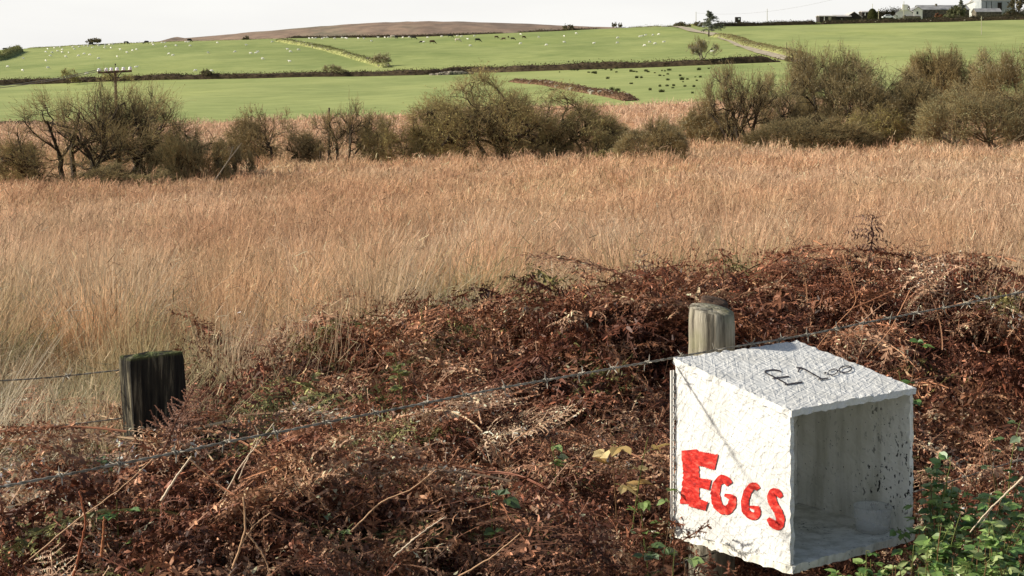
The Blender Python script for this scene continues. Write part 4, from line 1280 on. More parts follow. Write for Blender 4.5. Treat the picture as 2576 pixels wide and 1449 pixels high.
T("scrub_tree", "long low dark thicket along the front of the big grove", 2040, 91, 330, 95, 16, 14, 1.3, 19000, .07, DARK, "dark_bark", depth=.5)  # foliage colour darkened for the shaded front
T("scrub_tree", "yellowish round bush at the front of the big grove", 2195, 92, 150, 105, 17, 8, 1.0, 8500, .075, YEL)
T("scrub_tree", "dark bushy tree at the right end of the big grove", 2290, 99, 200, 150, 18, 9, 1.0, 11000, .075, ((.085, .08, .045), (.15, .135, .07)), "dark_bark")
T("scrub_tree", "fan shaped brown tree standing above the right scrub", 2378, 122, 195, 152, 19, 10, .75, 8500, .075, ((.25, .20, .095), (.36, .295, .135)), "dark_bark", 1.1, .2, .07)
T("scrub_tree", "olive tree behind at the top of the right edge", 2560, 112, 230, 185, 20, 9, .9, 12000, .075, GREY, "dark_bark")
T("scrub_tree", "dense rounded tree with pale forked trunks at the right edge", 2470, 88, 330, 165, 21, 9, 1.05, 17000, .08, ((.22, .21, .115), (.35, .32, .17)), "bark", 1, .25, .08, skirt=.06)
T("scrub_tree", "dark leafy tree cut off by the right edge of the marsh", 2640, 90, 220, 190, 22, 8, 1.0, 10000, .08, GREENISH, "dark_bark")
# leaning pale trunk and small undergrowth at the left scrub
g = Geo()
c0 = gpt(540, 66, .35)
g.tube([c0 + Vector((0, 0, 0)), c0 + Vector((.5, .1, .75)), c0 + Vector((1.1, .1, 1.55))], (.03, .026, .012), 6)
g.tube([c0 + Vector((.55, .1, .8)), c0 + Vector((.75, .1, 1.4))], (.02, .01), 5)
tag(g.build("fallen_branch", M["pale_bark"]), "pale broken branch leaning at the right end of the left scrub", "branch")

# field trees
G2 = "small trees scattered on the hill fields"
def field_tree(label, px, row, lo, hi, wpx, hpx, seed, leaf=1200, col=GREY, **kw):
    Y = solveY(px, row, lo, hi) if hi - lo > 1 else lo
    kw.setdefault("stems", 5); kw.setdefault("levels", 2); kw.setdefault("trunk", .25); kw.setdefault("base_r", .06)
    st = kw.pop("stems")
    kw.setdefault("haze", .6); kw.setdefault("skirt", 0); kw.setdefault("twig", .8); kw.setdefault("ragged", .45)
    return T("field_tree", label, px, Y, wpx, hpx, seed, st, kw.pop("spread", .9), int(leaf * .5), kw.pop("lsize", .10), col, kw.pop("bark", "bark"), kw.pop("dense", 1.2), kw.pop("lift", .1), group=G2, dz=-.2, **kw)
field_tree("round bare pale tree on the hedge beside the farm track", 1770, 148, 288, 288, 76, 70, 41, 700, GREY, stems=7, levels=3, trunk=.35, lsize=.05, bark="pale_bark", base_r=.075, haze=.25, dense=.8)
field_tree("round dense little bush standing over the long left hedge", 518, 188, 292, 292, 29, 26, 42, 1600, DARK, trunk=.45, lsize=.12)
field_tree("thin bare bush on the left hedge above the spiky shrub", 842, 186, 292, 292, 62, 32, 43, 700, GREY, trunk=.0)
field_tree("grey round tree at the end of the tumbled field bank", 957, 166, 300, 420, 52, 34, 44, 2200, GREY, trunk=.15)
field_tree("twiggy thorn tree growing out of the hedge left of the power pole", 178, 205, 284, 284, 44, 42, 45, 900, OLIVE, trunk=.1)
field_tree("loose thorn bush on the hedge behind the power pole", 300, 200, 287, 287, 80, 30, 48, 1100, OLIVE, trunk=.0)
field_tree("bushy thorn tree on the left skyline among sheep", 237, 116, 566, 566, 34, 19, 46, 1100, DARK, trunk=.2, lsize=.13)
field_tree("tiny bushy clump at the skyline left of the field bank", 619, 101, 568, 568, 13, 11, 47, 500, DARK, trunk=.1, lsize=.16)
field_tree("flat topped thorn tree on the skyline in front of the moor", 1430, 78, 571, 571, 27, 20, 49, 1000, DARK, trunk=.7, spread=1.4, lift=-.3, lsize=.13)
field_tree("small two headed thorn tree on the skyline right of the moor", 1552, 72, 574, 574, 24, 21, 50, 500, DARK, trunk=.6, stems=2, lsize=.14)
field_tree("dark bush beside the chimney of the white farmhouse", 2283, 40, 630, 630, 16, 34, 51, 700, DARK, trunk=.6, lsize=.15)
field_tree("dark evergreen tree in front of the long farm barn", 2405, 46, 590, 590, 42, 36, 52, 2600, GREENISH, trunk=.15, lsize=.2)
field_tree("reddish brown garden shrub by the stone barn wall", 2363, 46, 588, 588, 20, 18, 53, 900, ((.16, .07, .04), (.24, .12, .07)), trunk=.1, lsize=.2)
field_tree("grey green garden shrub left of the dark evergreen", 2386, 47, 586, 586, 24, 18, 54, 900, GREENISH, trunk=.1, lsize=.2)
field_tree("tall dark tree at the top right corner by the white shed", 2570, 44, 600, 600, 60, 62, 55, 4500, DARK, trunk=.3, stems=7, lsize=.22)
field_tree("bare roadside bush left of the conifer", 1715, 76, 560, 560, 42, 14, 56, 900, DARK, trunk=.0, lsize=.14)
field_tree("dark bush at the foot of the conifer", 1760, 77, 556, 556, 26, 14, 57, 700, DARK, trunk=.0, lsize=.14)
field_tree("small dark gorse bush below the track corner", 1990, 140, 290, 290, 26, 14, 58, 900, DARK, trunk=.0, lsize=.12)
# wind trimmed conifer
def conifer(px, row, Y, hpx, wpx, label, seed):
    rng = np.random.default_rng(seed)
    b = gpt(px, Y, -.2); h = hpx * Y / F; w = wpx * Y / F
    root = empty("conifer_tree", b); tag(root, label, "conifer", G2)
    g = Geo(); g.tube([(0, 0, 0), (.05, 0, h * .5), (-.15, 0, h)], (.22, .14, .03), 7); g.build("trunk", M["dark_bark"], root)
    P = []
    for i in range(44):
        z = h * (.30 + .70 * (i / 44)); rr = w * .62 * (1 - (i / 44)) ** .8 * rng.uniform(.6, 1.1) + .15
        a = rng.uniform(0, 6.28); t = rng.uniform(.1, 1, 90)
        sk = 1.25 if math.cos(a) > 0 else .7
        P.append(np.stack([np.cos(a) * rr * t * sk, np.sin(a) * rr * t, z - .12 * rr * t + rng.normal(size=90) * .07], 1) + rng.normal(size=(90, 3)) * .12)
    P = np.concatenate(P)
    V, Q = leaf_quads(P, rng.uniform(.2, .45, len(P)), rng)
    c = np.array((.19, .20, .15)) * rng.uniform(.6, 1.4, len(P))[:, None]
    nmesh("crown", V, Q, None, M["leaf"], np.repeat(c, 4, axis=0), root)
conifer(1783, 100, solveY(1783, 92, 400, 560), 66, 64, "ragged dark conifer beside the farm track on the skyline", 61)
conifer(2417, 46, 595, 52, 26, "pointed dark conifer top behind the evergreen at the barn", 62)

# ------------------------------------------------------------------ hedges, banks and walls
def hedge(name, label, pts, h, w, seed, mat, cols, per_m=60, lsize=.22, cat="hedge", group="hedges and banks between the fields", stones=0, fuzz=.25):
    """pts: (px, row of the foot, near limit, far limit) or (px, Y): a mound along the ground with leaf cards over it"""
    rng = np.random.default_rng(seed)
    W = []
    for p in pts:
        if len(p) == 2: q = gpt(*p)
        else: q = gpt(p[0], solveY(p[0], p[1], p[2], p[3]))
        W.append((q.x, q.y))
    W = np.array(W)
    d = np.r_[0, np.cumsum(np.linalg.norm(np.diff(W, axis=0), axis=1))]
    n = max(12, int(d[-1] / .8))
    s = np.linspace(0, d[-1], n)
    x, y = np.interp(s, d, W[:, 0]), np.interp(s, d, W[:, 1])
    for _ in range(6): x[1:-1] = (x[:-2] + 2 * x[1:-1] + x[2:]) / 4; y[1:-1] = (y[:-2] + 2 * y[1:-1] + y[2:]) / 4
    dx, dy = np.gradient(x), np.gradient(y); l_ = np.hypot(dx, dy) + 1e-9
    nx, ny = -dy / l_, dx / l_
    hh = h * (.72 + .56 * vnoise(s, s * 0, 5, seed, 3)) * np.clip(np.minimum(s, d[-1] - s) / 2.5, .25, 1)
    prof = [(-1, -.12), (-.86, .40), (-.55, .82), (0, 1.0), (.55, .82), (.86, .40), (1, -.12)]
    V = []
    cx, cy = x.mean(), y.mean(); cz = float(gz(np.array([cx]), np.array([cy]))[0])
    for a, b in prof:
        X, Yy = x + nx * a * w / 2, y + ny * a * w / 2
        V.append(np.stack([X - cx, Yy - cy, gz(X, Yy) + hh * b * (.85 + .3 * vnoise(X * 1.7, Yy * 1.7, 1.2, seed)) - cz], -1))
    V = np.stack(V, 1)
    ii = np.arange(n * 7).reshape(n, 7)
    Q = np.stack([ii[:-1, :-1], ii[1:, :-1], ii[1:, 1:], ii[:-1, 1:]], -1).reshape(-1, 4)
    root = empty(name, (cx, cy, cz)); tag(root, label, cat, group)
    nmesh("bank", V.reshape(-1, 3), Q, None, mat, None, root, True)
    m = int(per_m * d[-1])
    if m:
        f = rng.uniform(0, n - 1.001, m); i = f.astype(int); t = (f - i)[:, None]
        a = rng.uniform(-1, 1, m); pj = np.interp(a, [p[0] for p in prof], [p[1] for p in prof])
        X = np.interp(f, np.arange(n), x) + np.interp(f, np.arange(n), nx) * a * w / 2
        Yy = np.interp(f, np.arange(n), y) + np.interp(f, np.arange(n), ny) * a * w / 2
        H = np.interp(f, np.arange(n), hh)
        P = np.stack([X - cx, Yy - cy, gz(X, Yy) + H * pj + np.abs(rng.normal(size=m)) * fuzz * h - .05 - cz], -1)
        Vl, Ql = leaf_quads(P, rng.uniform(.5, 1.4, m) * lsize, rng)
        c0, c1 = np.array(cols[0]), np.array(cols[1])
        u = np.clip(vnoise(s[i], s[i] * 0 + a * 2, 3, seed + 3) * 1.6 - .3, 0, 1)[:, None] * .7 + .3 * rng.uniform(size=(m, 1))
        c = (c0 + (c1 - c0) * u) * rng.uniform(.75, 1.25, (m, 1))
        nmesh("foliage", Vl, Ql, None, M["leaf"], np.repeat(c, 4, axis=0), root)
    if stones:
        g = Geo()
        for q in range(stones):
            f = rng.uniform(0, n - 1.01); a = rng.uniform(-.9, .5)
            X = np.interp(f, np.arange(n), x) + np.interp(f, np.arange(n), nx) * a * w / 2; Yy = np.interp(f, np.arange(n), y) + np.interp(f, np.arange(n), ny) * a * w / 2
            z = float(gz(np.array([X]), np.array([Yy]))[0]) + np.interp(f, np.arange(n), hh) * np.interp(a, [p[0] for p in prof], [p[1] for p in prof]) * .95
            r = rng.uniform(.14, .38)
            ang = np.linspace(0, 2 * math.pi, 7)[:-1]
            Vs = [(0, 0, r * .6)] + [(r * 1.2 * math.cos(u) * rng.uniform(.7, 1.2), r * math.sin(u) * rng.uniform(.7, 1.2), r * .35 * rng.uniform(.4, 1.2)) for u in ang] + [(r * .9 * math.cos(u), r * .8 * math.sin(u), -r * .6) for u in ang]
            Vs = np.array(Vs) + (X - cx, Yy - cy, z - cz)
            g.add(Vs, [(1 + k_, 1 + (k_ + 1) % 6, 7 + (k_ + 1) % 6, 7 + k_) for k_ in range(6)], [(0, 1 + (k_ + 1) % 6, 1 + k_) for k_ in range(6)])
        g.build("stones", M["stone"], root)
    return root
HD = ((.045, .036, .022), (.12, .078, .042)); HB_ = ((.13, .08, .052), (.25, .16, .10)); HG = ((.10, .11, .045), (.24, .23, .10)); HK = ((.035, .036, .022), (.085, .08, .04))
hedge("field_hedge", "long dark bramble hedge across the left half below the sheep field", [(-160, 289), (0, 289), (100, 290), (250, 291), (400, 292), (600, 292), (800, 292), (950, 291), (1070, 289), (1130, 291)], .9, 1.9, 1, M["bank"], HD, 70)
hedge("field_hedge", "dark bramble hedge across the right half below the cattle field", [(1085, 295), (1180, 297), (1290, 292), (1450, 290), (1600, 289), (1750, 288), (1870, 288), (1960, 289)], 1.05, 1.9, 2, M["bank"], HD, 75)
hedge("stone_wall", "tumbled grey stone wall in front of the gap between the two dark hedges", [(1085, 286), (1130, 285), (1190, 287)], .6, 1.4, 3, M["dark_stone"], HG, 10, .18, "wall", None, 90)
hedge("earth_bank", "brown bracken covered bank slanting down the field behind the middle tree", [(1290, 205, 141, 286), (1340, 210, 141, 286), (1400, 219, 141, 286), (1460, 229, 141, 286), (1520, 239, 141, 286), (1565, 248, 139, 286), (1590, 254, 136, 286)], .42, 1.5, 4, M["brown_bank"], HB_, 80, .2, "bank", stones=26)
hedge("earth_bank", "tumbled stony grass bank slanting down between the two upper fields", [(700, 104, 290, 568), (735, 110, 290, 568), (790, 119, 290, 568), (840, 132, 290, 568), (890, 146, 290, 568), (930, 158, 290, 568), (975, 170, 290, 568)], .9, 2.4, 5, M["grass_bank"], HG, 40, .25, "bank", stones=70)
hedge("field_hedge", "thin dark hedge line along the crest under the moor", [(720, 568), (900, 569), (1050, 570), (1150, 570), (1280, 571)], .95, 1.6, 6, M["bank"], HK, 45, .3)
hedge("field_hedge", "dark hedge line climbing the crest below the flat topped thorn", [(1290, 571), (1400, 572), (1520, 573)], 1.15, 1.6, 7, M["bank"], HK, 45, .3)
hedge("field_hedge", "low faint hedge along the left crest behind the sheep", [(60, 569), (160, 569), (260, 568), (400, 568), (560, 568), (700, 569)], .45, 1.3, 8, M["grass_bank"], HG, 30, .25)
hedge("earth_bank", "stony green bank along the crest above the farm track", [(1540, 574), (1620, 572), (1700, 568), (1760, 562)], 1.1, 3.0, 9, M["grass_bank"], HG, 45, .28, "bank", stones=60)
hedge("field_hedge", "dark hedge along the skyline from the conifer towards the farm", [(1790, 556), (1850, 562), (1950, 566), (2060, 569)], 1.25, 2.0, 10, M["bank"], HK, 70, .3)
hedge("field_hedge", "dark overgrown garden hedge in front of the farm buildings", [(2060, 569), (2150, 570), (2250, 570), (2350, 571), (2450, 571), (2576, 571), (2700, 571)], 1.35, 2.4, 11, M["bank"], HK, 85, .3, stones=40)
hedge("earth_bank", "grassy brown bank beside the right of the farm track", [(1800, 92, 300, 560), (1835, 97, 300, 560), (1870, 108, 300, 560), (1905, 119, 300, 560), (1940, 128, 290, 560), (1985, 138, 288, 560), (2030, 150, 280, 560)], .8, 4.0, 12, M["grass_bank"], ((.17, .13, .06), (.30, .25, .12)), 50, .22, "bank", stones=20)
hedge("earth_bank", "short grassy bank at the left edge of the sheep field", [(-60, 160, 290, 568), (0, 150, 290, 568), (25, 140, 290, 568), (48, 130, 290, 568)], 1.6, 3.0, 13, M["grass_bank"], HG, 50, .3, "bank")
hedge("field_hedge", "low dark edge of the lower field by the left marsh", [(-60, 139.5), (40, 139), (110, 139.5), (170, 139)], .35, .7, 14, M["bank"], HD, 60, .14)
hedge("field_hedge", "dark trimmed hedge between the topiary and the farmhouse", [(2195, 600), (2235, 601), (2275, 602)], 3.4, 2.5, 15, M["bank"], HK, 160, .4)
hedge("field_hedge", "dark hedge below the white shed", [(2515, 596), (2545, 596), (2580, 596)], 2.6, 2.4, 16, M["bank"], HK, 120, .4)

# rush clumps in the right field
rl = [(600, 730), (640, 722), (680, 745), (790, 772), (840, 776), (900, 782), (930, 790), (1030, 798), (960, 712), (1030, 712), (1070, 735), (1150, 702), (1220, 704), (1150, 745), (1220, 772), (1270, 800), (1420, 762), (1460, 764), (1500, 770), (1420, 835), (1500, 850), (1565, 850), (1425, 932), (1590, 702), (1630, 758), (1660, 768), (1750, 782), (1790, 742), (1850, 752), (1890, 756), (1950, 745), (2030, 750), (1820, 822), (1875, 822), (1930, 800), (2050, 800), (2100, 822), (1930, 880), (2125, 875), (2175, 885), (2200, 870), (2140, 905), (2330, 888), (2350, 920), (2310, 838), (2380, 840), (1820, 968), (1870, 960), (1920, 962), (2010, 960), (2000, 990), (1890, 1012), (1685, 1018), (1845, 1045), (2165, 968), (2220, 968), (2290, 972), (2360, 740), (2495, 722), (2530, 735), (435, 770), (1160, 1022), (1240, 1026), (2230, 1055), (2270, 1060), (1100, 860), (690, 700), (820, 705)]
rush0 = None
for i, (zx, zy) in enumerate(q for j, q in enumerate(rl) if j % 4 != 3):
    px, row = 1328.2 + zx * .18228, 40.25 + zy * .18228
    Y = solveY(px, row + 1.5, 141, 287)
    if rush0 is None:
        rng = np.random.default_rng(81)
        n = 260
        a, r_ = rng.uniform(0, 6.28, n), rng.uniform(0, .5, n)
        P0 = np.stack([np.cos(a) * r_ * 1.5, np.sin(a) * r_, a * 0 - .05], 1); P1 = P0 + np.stack([np.cos(a) * r_ * .5, np.sin(a) * r_ * .5, rng.uniform(.3, .62, n)], 1)
        V, Q = segs_mesh(P0, P1, np.full(n, .022), np.full(n, .008), 3)
        o = rush0 = nmesh("rush_clump", V, Q, None, M["leaf"], np.array((.11, .12, .055)) * rng.uniform(.7, 1.4, n).repeat(6)[:, None])
    else:
        o = rush0.copy(); COL.objects.link(o)
    o.location = gpt(px, Y)
    s_ = random.uniform(.16, .36) * (1.2 if zy < 800 else 1)
    o.scale = (s_ * random.uniform(.8, 1.2), s_, s_ * random.uniform(1.5, 2.2)); o.rotation_euler.z = random.uniform(-.3, .3)
    tag(o, "small dark rush clump growing in the pale green field behind the right scrub", "rush clump", "rush clumps in the right field")
# little stakes in the marsh
stk = None
for px, Y in ((805, 80), (826, 80), (846, 80.5)):
    if stk is None:
        g = Geo(); g.tube([(0, 0, -.2), (.01, 0, .5), (.0, 0, 1.0)], (.04, .038, .03), 6); stk = o = g.build("marsh_stake", M["dark_bark"])
    else:
        o = stk.copy(); COL.objects.link(o)
    o.location = gpt(px, Y)
    tag(o, "short dark stake standing in the marsh grass below the sparse brown tree", "stake", "stakes in the marsh grass")

# ------------------------------------------------------------------ sheep and cattle
def blob_animal(parts, voxel, smooth, colf, name, mat):
    """ellipsoids and tapered limbs fused to one continuous skin"""
    bm = bmesh.new()
    for kind, *a in parts:
        if kind == "e":
            c, r, rot = a
            m_ = Matrix.Translation(c) @ Euler((0, rot, 0)).to_matrix().to_4x4() @ Matrix.Diagonal((*r, 1))
            bmesh.ops.create_uvsphere(bm, u_segments=16, v_segments=10, radius=1, matrix=m_)
        else:
            p, q, r0, r1 = Vector(a[0]), Vector(a[1]), a[2], a[3]
            d = q - p
            m_ = Matrix.Translation((p + q) / 2) @ d.to_track_quat('Z', 'Y').to_matrix().to_4x4()
            bmesh.ops.create_cone(bm, cap_ends=True, segments=10, radius1=r0, radius2=r1, depth=d.length, matrix=m_)
    me = bpy.data.meshes.new(name); bm.to_mesh(me); bm.free()
    o = bpy.data.objects.new(name, me); COL.objects.link(o)
    md = o.modifiers.new("r", 'REMESH'); md.mode = 'VOXEL'; md.voxel_size = voxel
    md2 = o.modifiers.new("s", 'SMOOTH'); md2.iterations = smooth; md2.factor = .5
    dg = bpy.context.evaluated_depsgraph_get()
    me2 = bpy.data.meshes.new_from_object(o.evaluated_get(dg))
    bpy.data.objects.remove(o); bpy.data.meshes.remove(me)
    co = np.zeros(len(me2.vertices) * 3, np.float32); me2.vertices.foreach_get("co", co); co = co.reshape(-1, 3)
    at_ = me2.color_attributes.new("tint", 'FLOAT_COLOR', 'POINT')
    c4 = np.ones((len(co), 4), np.float32); c4[:, :3] = colf(co); at_.data.foreach_set("color", c4.ravel())
    me2.materials.clear(); me2.materials.append(mat); me2.name = name
    return me2
def quadruped(L, H, body_r, head, neck_r, leg, graze):
    hb = H - body_r[2] * .95
    P = [("e", (0, 0, hb), body_r, 0), ("e", (L * .22, 0, hb + .02 * H), (body_r[0] * .5, body_r[1] * .95, body_r[2] * .98), 0), ("e", (-L * .27, 0, hb + .01 * H), (body_r[0] * .45, body_r[1] * .95, body_r[2] * .95), 0)]
    if graze: hp = (L * .66, 0, H * .16); npt = (L * .36, 0, hb + .02)
    else: hp = (L * .66, 0, H * 1.04); npt = (L * .36, 0, hb + .08 * H)
    P.append(("c", npt, (hp[0] - head[0] * .5, 0, hp[2] + (.04 if graze else -.02)), neck_r, neck_r * .62))
    P.append(("e", hp, head, .9 if graze else .35))
    for sy in (-1, 1):
        P.append(("e", (hp[0] - head[0] * .6, sy * head[1] * 1.35, hp[2] + head[2] * .7), (head[2] * .35, head[1] * .75, head[2] * .3), 0))
        y = sy * body_r[1] * .55
        P += [("c", (L * .27, y, hb - body_r[2] * .2), (L * .28, y, H * .28), leg * 1.5, leg * .85), ("c", (L * .28, y, H * .30), (L * .27, y, 0), leg * .85, leg * .75)]
        P += [("c", (-L * .33, y, hb - body_r[2] * .1), (-L * .30, y, H * .36), leg * 2.0, leg), ("c", (-L * .30, y, H * .38), (-L * .38, y, H * .24), leg, leg * .85), ("c", (-L * .38, y, H * .26), (-L * .36, y, 0), leg * .85, leg * .75)]
    P.append(("c", (-L * .47, 0, hb + body_r[2] * .5), (-L * .52, 0, H * .42), leg * .6, leg * .45))
    return P
def wool(co):
    f = np.clip((co[:, 0] - .56) / .08, 0, 1)[:, None] + np.clip((.24 - co[:, 2]) / .06, 0, 1)[:, None]
    return np.array((.86, .83, .75)) * (1 - np.clip(f, 0, 1) * .25)
sheep_g = blob_animal(quadruped(1.15, .82, (.50, .26, .29), (.16, .085, .10), .14, .055, True), .045, 4, wool, "sheep", M["wool"])
sheep_s = blob_animal(quadruped(1.15, .82, (.50, .26, .29), (.16, .085, .10), .14, .055, False), .045, 4, wool, "sheep", M["wool"])
def hide(c0, c1=None, fn=None):
    def f(co):
        c = np.tile(np.array(c0), (len(co), 1))
        if c1 is not None: c[fn(co)] = c1
        return c
    return f
cp = quadruped(2.3, 1.42, (.86, .36, .42), (.30, .14, .16), .24, .095, True)
cow_black = blob_animal(cp, .07, 4, hide((.015, .014, .014)), "cow", M["hide"])
cow_pied = blob_animal(cp, .07, 4, hide((.015, .014, .014), (.75, .72, .66), lambda c: (np.abs(c[:, 0]) < .35) & (c[:, 2] < 1.05)), "cow", M["hide"])
cow_brown = blob_animal(cp, .07, 4, hide((.07, .035, .02)), "cow", M["hide"])
cow_cream = blob_animal(cp, .07, 4, hide((.62, .54, .42)), "cow", M["hide"])
def put(me, name, px, row, label, cat, group, hi=567, lo=291, heading=None, crest=False):
    Y = solveY(px, row, lo, hi)
    o = bpy.data.objects.new(name, me); COL.objects.link(o)
    o.location = gpt(px, Y, .0)
    o.rotation_euler.z = random.choice((0, math.pi)) + random.gauss(0, .5) if heading is None else heading
    sc = .64 if cat == 'sheep' else .74
    o.scale = (sc, sc, sc)
    tag(o, label, cat, group)
    return o
z3 = lambda p: (p[0] * .16666, 67.08 + p[1] * .16666)
z4 = lambda p: (402.5 + p[0] * .18228, 40.25 + p[1] * .18228)
z5 = lambda p: (858.6 + p[0] * .18228, 40.25 + p[1] * .18228)
z6 = lambda p: (1328.2 + p[0] * .18228, 40.25 + p[1] * .18228)
S3 = [(350, 485), (690, 385), (720, 340), (760, 445), (785, 395), (870, 372), (940, 352), (935, 390), (1035, 395), (990, 457), (1125, 345), (1185, 443), (1270, 415), (1355, 430), (1490, 485), (690, 520), (725, 628), (340, 668), (115, 612), (1310, 712), (1395, 325), (1580, 320), (1675, 325), (1815, 350), (1915, 395), (2000, 365), (2060, 350), (1770, 460), (2055, 620), (2300, 255), (2315, 280), (2445, 245), (2490, 245), (2550, 415), (1270, 295), (1330, 300), (1490, 290), (1590, 285), (1650, 278), (1705, 270), (820, 325), (910, 312), (1195, 310), (1100, 312)]
S4 = [(355, 362), (395, 362), (80, 427), (220, 412), (415, 415), (180, 548), (665, 512), (1035, 500), (1190, 405), (1250, 520), (1325, 518), (1352, 500), (1415, 597), (1550, 360), (1760, 465), (1800, 497), (1910, 470), (1790, 635), (490, 762), (710, 768), (790, 372)]
S4r = [(1890, 355), (1930, 360), (1985, 368), (2060, 312), (2105, 307), (2150, 310), (2240, 314), (2270, 304), (2310, 300), (2410, 312), (2510, 302), (2560, 307)]
S5 = [(20, 304), (75, 312), (235, 312), (315, 312), (415, 350), (510, 298), (600, 298), (650, 300), (935, 296), (850, 298), (1190, 299), (1385, 284), (1600, 279), (1660, 285), (1745, 322), (1780, 415), (1840, 279), (2475, 385), (2475, 255), (1140, 362)]
S6 = [(150, 295), (500, 280), (500, 365), (255, 405), (665, 243), (910, 383), (1240, 305), (1235, 375), (1545, 290), (1582, 280), (1622, 268), (1725, 268), (1805, 258), (1680, 365), (1755, 387), (1610, 413), (1875, 365), (2310, 510), (2540, 500)]
for ps, zf, lab, grp in ((S3 + [], z3, "small white sheep grazing in the upper left field", "sheep in the upper left field"), (S4, z4, "small white sheep grazing in the upper left field", "sheep in the upper left field"),
                         (S4r + S5, None, "small white sheep grazing in the wide middle hill field", "sheep in the middle hill field"), (S6, z6, "white sheep grazing in the hill field between the cattle and the farm track", "sheep near the farm track")):
    for i, p in enumerate(ps):
        px, row = zf(p) if zf else (z4(p) if i < len(S4r) else z5(p))
        put(sheep_g if random.random() < .75 else sheep_s, "sheep", px, row + 1.6, lab, "sheep", grp)
CG = "cattle on the hill fields"
for me, zf, p, lab, hd in ((cow_black, z3, (1370, 278), "black cow standing below the thorn tree on the left skyline", .1), (cow_pied, z3, (1905, 258), "black and white cow on the skyline left of the moor", 0),
                       (cow_black, z3, (2210, 252), "black cow on the skyline where the moor begins", 3.0), (cow_black, z3, (75, 358), "black cow on the skyline at the extreme left", .4),
                       (cow_black, z4, (405, 348), "black cow behind two sheep at the left end of the moor", .6),
                       (cow_black, z5, (760, 303), "black cow beside a cream cow on the crest", 1.2), (cow_cream, z5, (710, 303), "cream cow beside the black one on the crest", .2),
                       (cow_black, z5, (995, 315), "black cow grazing head down right of the cream cow", 0), (cow_brown, z5, (1255, 375), "dark brown cow grazing in the middle field beside a white sheep", 0),
                       (cow_black, z5, (1110, 362), "dark cow lying low left of a white sheep in the middle field", 3.1), (cow_cream, z5, (1605, 352), "pale cream cow grazing alone in the middle field", 0), (cow_black, z5, (1880, 350), "black cow grazing right of the pale cream cow", 0),
                       (cow_black, z5, (1500, 290), "black cow against the crest hedge above the pale cream cow", 0),
                       (cow_brown, z5, (2140, 302), "brown cow, first of the loose group below the crest hedge", .3), (cow_brown, z5, (2240, 325), "brown cow, second of the loose group below the crest hedge", 2.9), (cow_brown, z5, (2305, 297), "brown calf sized cow uppermost in the group below the crest hedge", 1.2),
                       (cow_black, z5, (2365, 325), "dark cow in the middle of the group below the crest hedge", 0), (cow_brown, z5, (2520, 303), "brown cow at the right end of the group below the crest hedge", .6)):
    px, row = zf(p)
    o = put(me, "cow", px, row + 1.5, lab, "cow", CG, heading=hd)
    if "loose group" in lab or "of the group" in lab or "in the group" in lab: o.scale = (.55, .55, .55)
    if "calf" in lab: o.scale = (.42, .42, .42)
    if "lying" in lab: o.scale = (.6, .65, .5); o.location.z -= .15
    if "extreme left" in lab: o.scale = (.7, .7, .7)

# ------------------------------------------------------------------ poles and lines
def pole(name, px, Y, hpx, r, mat, label, group="timber poles on the hill"):
    b = gpt(px, Y, -.3); h = hpx * Y / F + .3
    root = empty(name, b); tag(root, label, "pole", group)
    g = Geo(); g.tube([(0, 0, 0), (0, 0, h * .5), (0, 0, h)], (r, r * .9, r * .75), 8); g.build("shaft", mat, root)
    return root, b, h
YP = 97.0
b = gpt(294, YP, -.3); topz = at(290, 160, YP).z
root = empty("power_pole", b); tag(root, "timber power pole with white insulators on a crossarm behind the left tree", "pole")
h = topz - b.z
g = Geo(); g.tube([(0, 0, 0), (-.04, 0, h * .5), (-.10, 0, h - .42)], (.10, .09, .075), 10); g.build("shaft", M["pole"], root)
g = Geo(); g.tube([(-.10, 0, h - .45), (-.10, 0, h)], (.02, .016), 6); g.tube([(-.10, 0, h - .10), (-.10, 0, h)], (.05, .045), 8); g.build("top_spike", M["iron"], root)
g = Geo(); az = h - .50
g.add(Geo().box(-1.12, .92, -.14, -.03, -.06, .06).V[0] @ np.array(Matrix.Rotation(-.05, 3, 'Y')).T + (0, 0, az), Geo().box(0, 1, 0, 1, 0, 1).Q[0]); g.build("crossarm", M["pole"], root)
ins0 = None
for dxx in (-1.06, -.62, -.32, -.02 + .05, .42, .82):
    if ins0 is None:
        g = Geo()
        prof = [(.02, 0), (.07, .01), (.075, .05), (.045, .07), (.065, .09), (.06, .13), (.03, .16), (.002, .165)]
        a = np.arange(10) / 10 * 2 * math.pi
        V = np.concatenate([np.stack([r * np.cos(a), r * np.sin(a), a * 0 + z], 1) for r, z in prof])
        g.add(V, [(i * 10 + q, i * 10 + (q + 1) % 10, (i + 1) * 10 + (q + 1) % 10, (i + 1) * 10 + q) for i in range(7) for q in range(10)])
        o = ins0 = g.build("insulator", M["ceramic"], root, True)
    else:
        o = ins0.copy(); COL.objects.link(o); o.parent = root
    o.location = (dxx, -.085, az + .06 + dxx * .05)
    o.scale = (1.7, 1.7, 1.3)
g = Geo(); g.tube([(-.10, 0, h - 1.0), (-.5, -.08, az - .08)], .025, 6); g.tube([(-.10, 0, h - 1.0), (.3, -.08, az - .03)], .025, 6); g.build("brace", M["iron"], root)
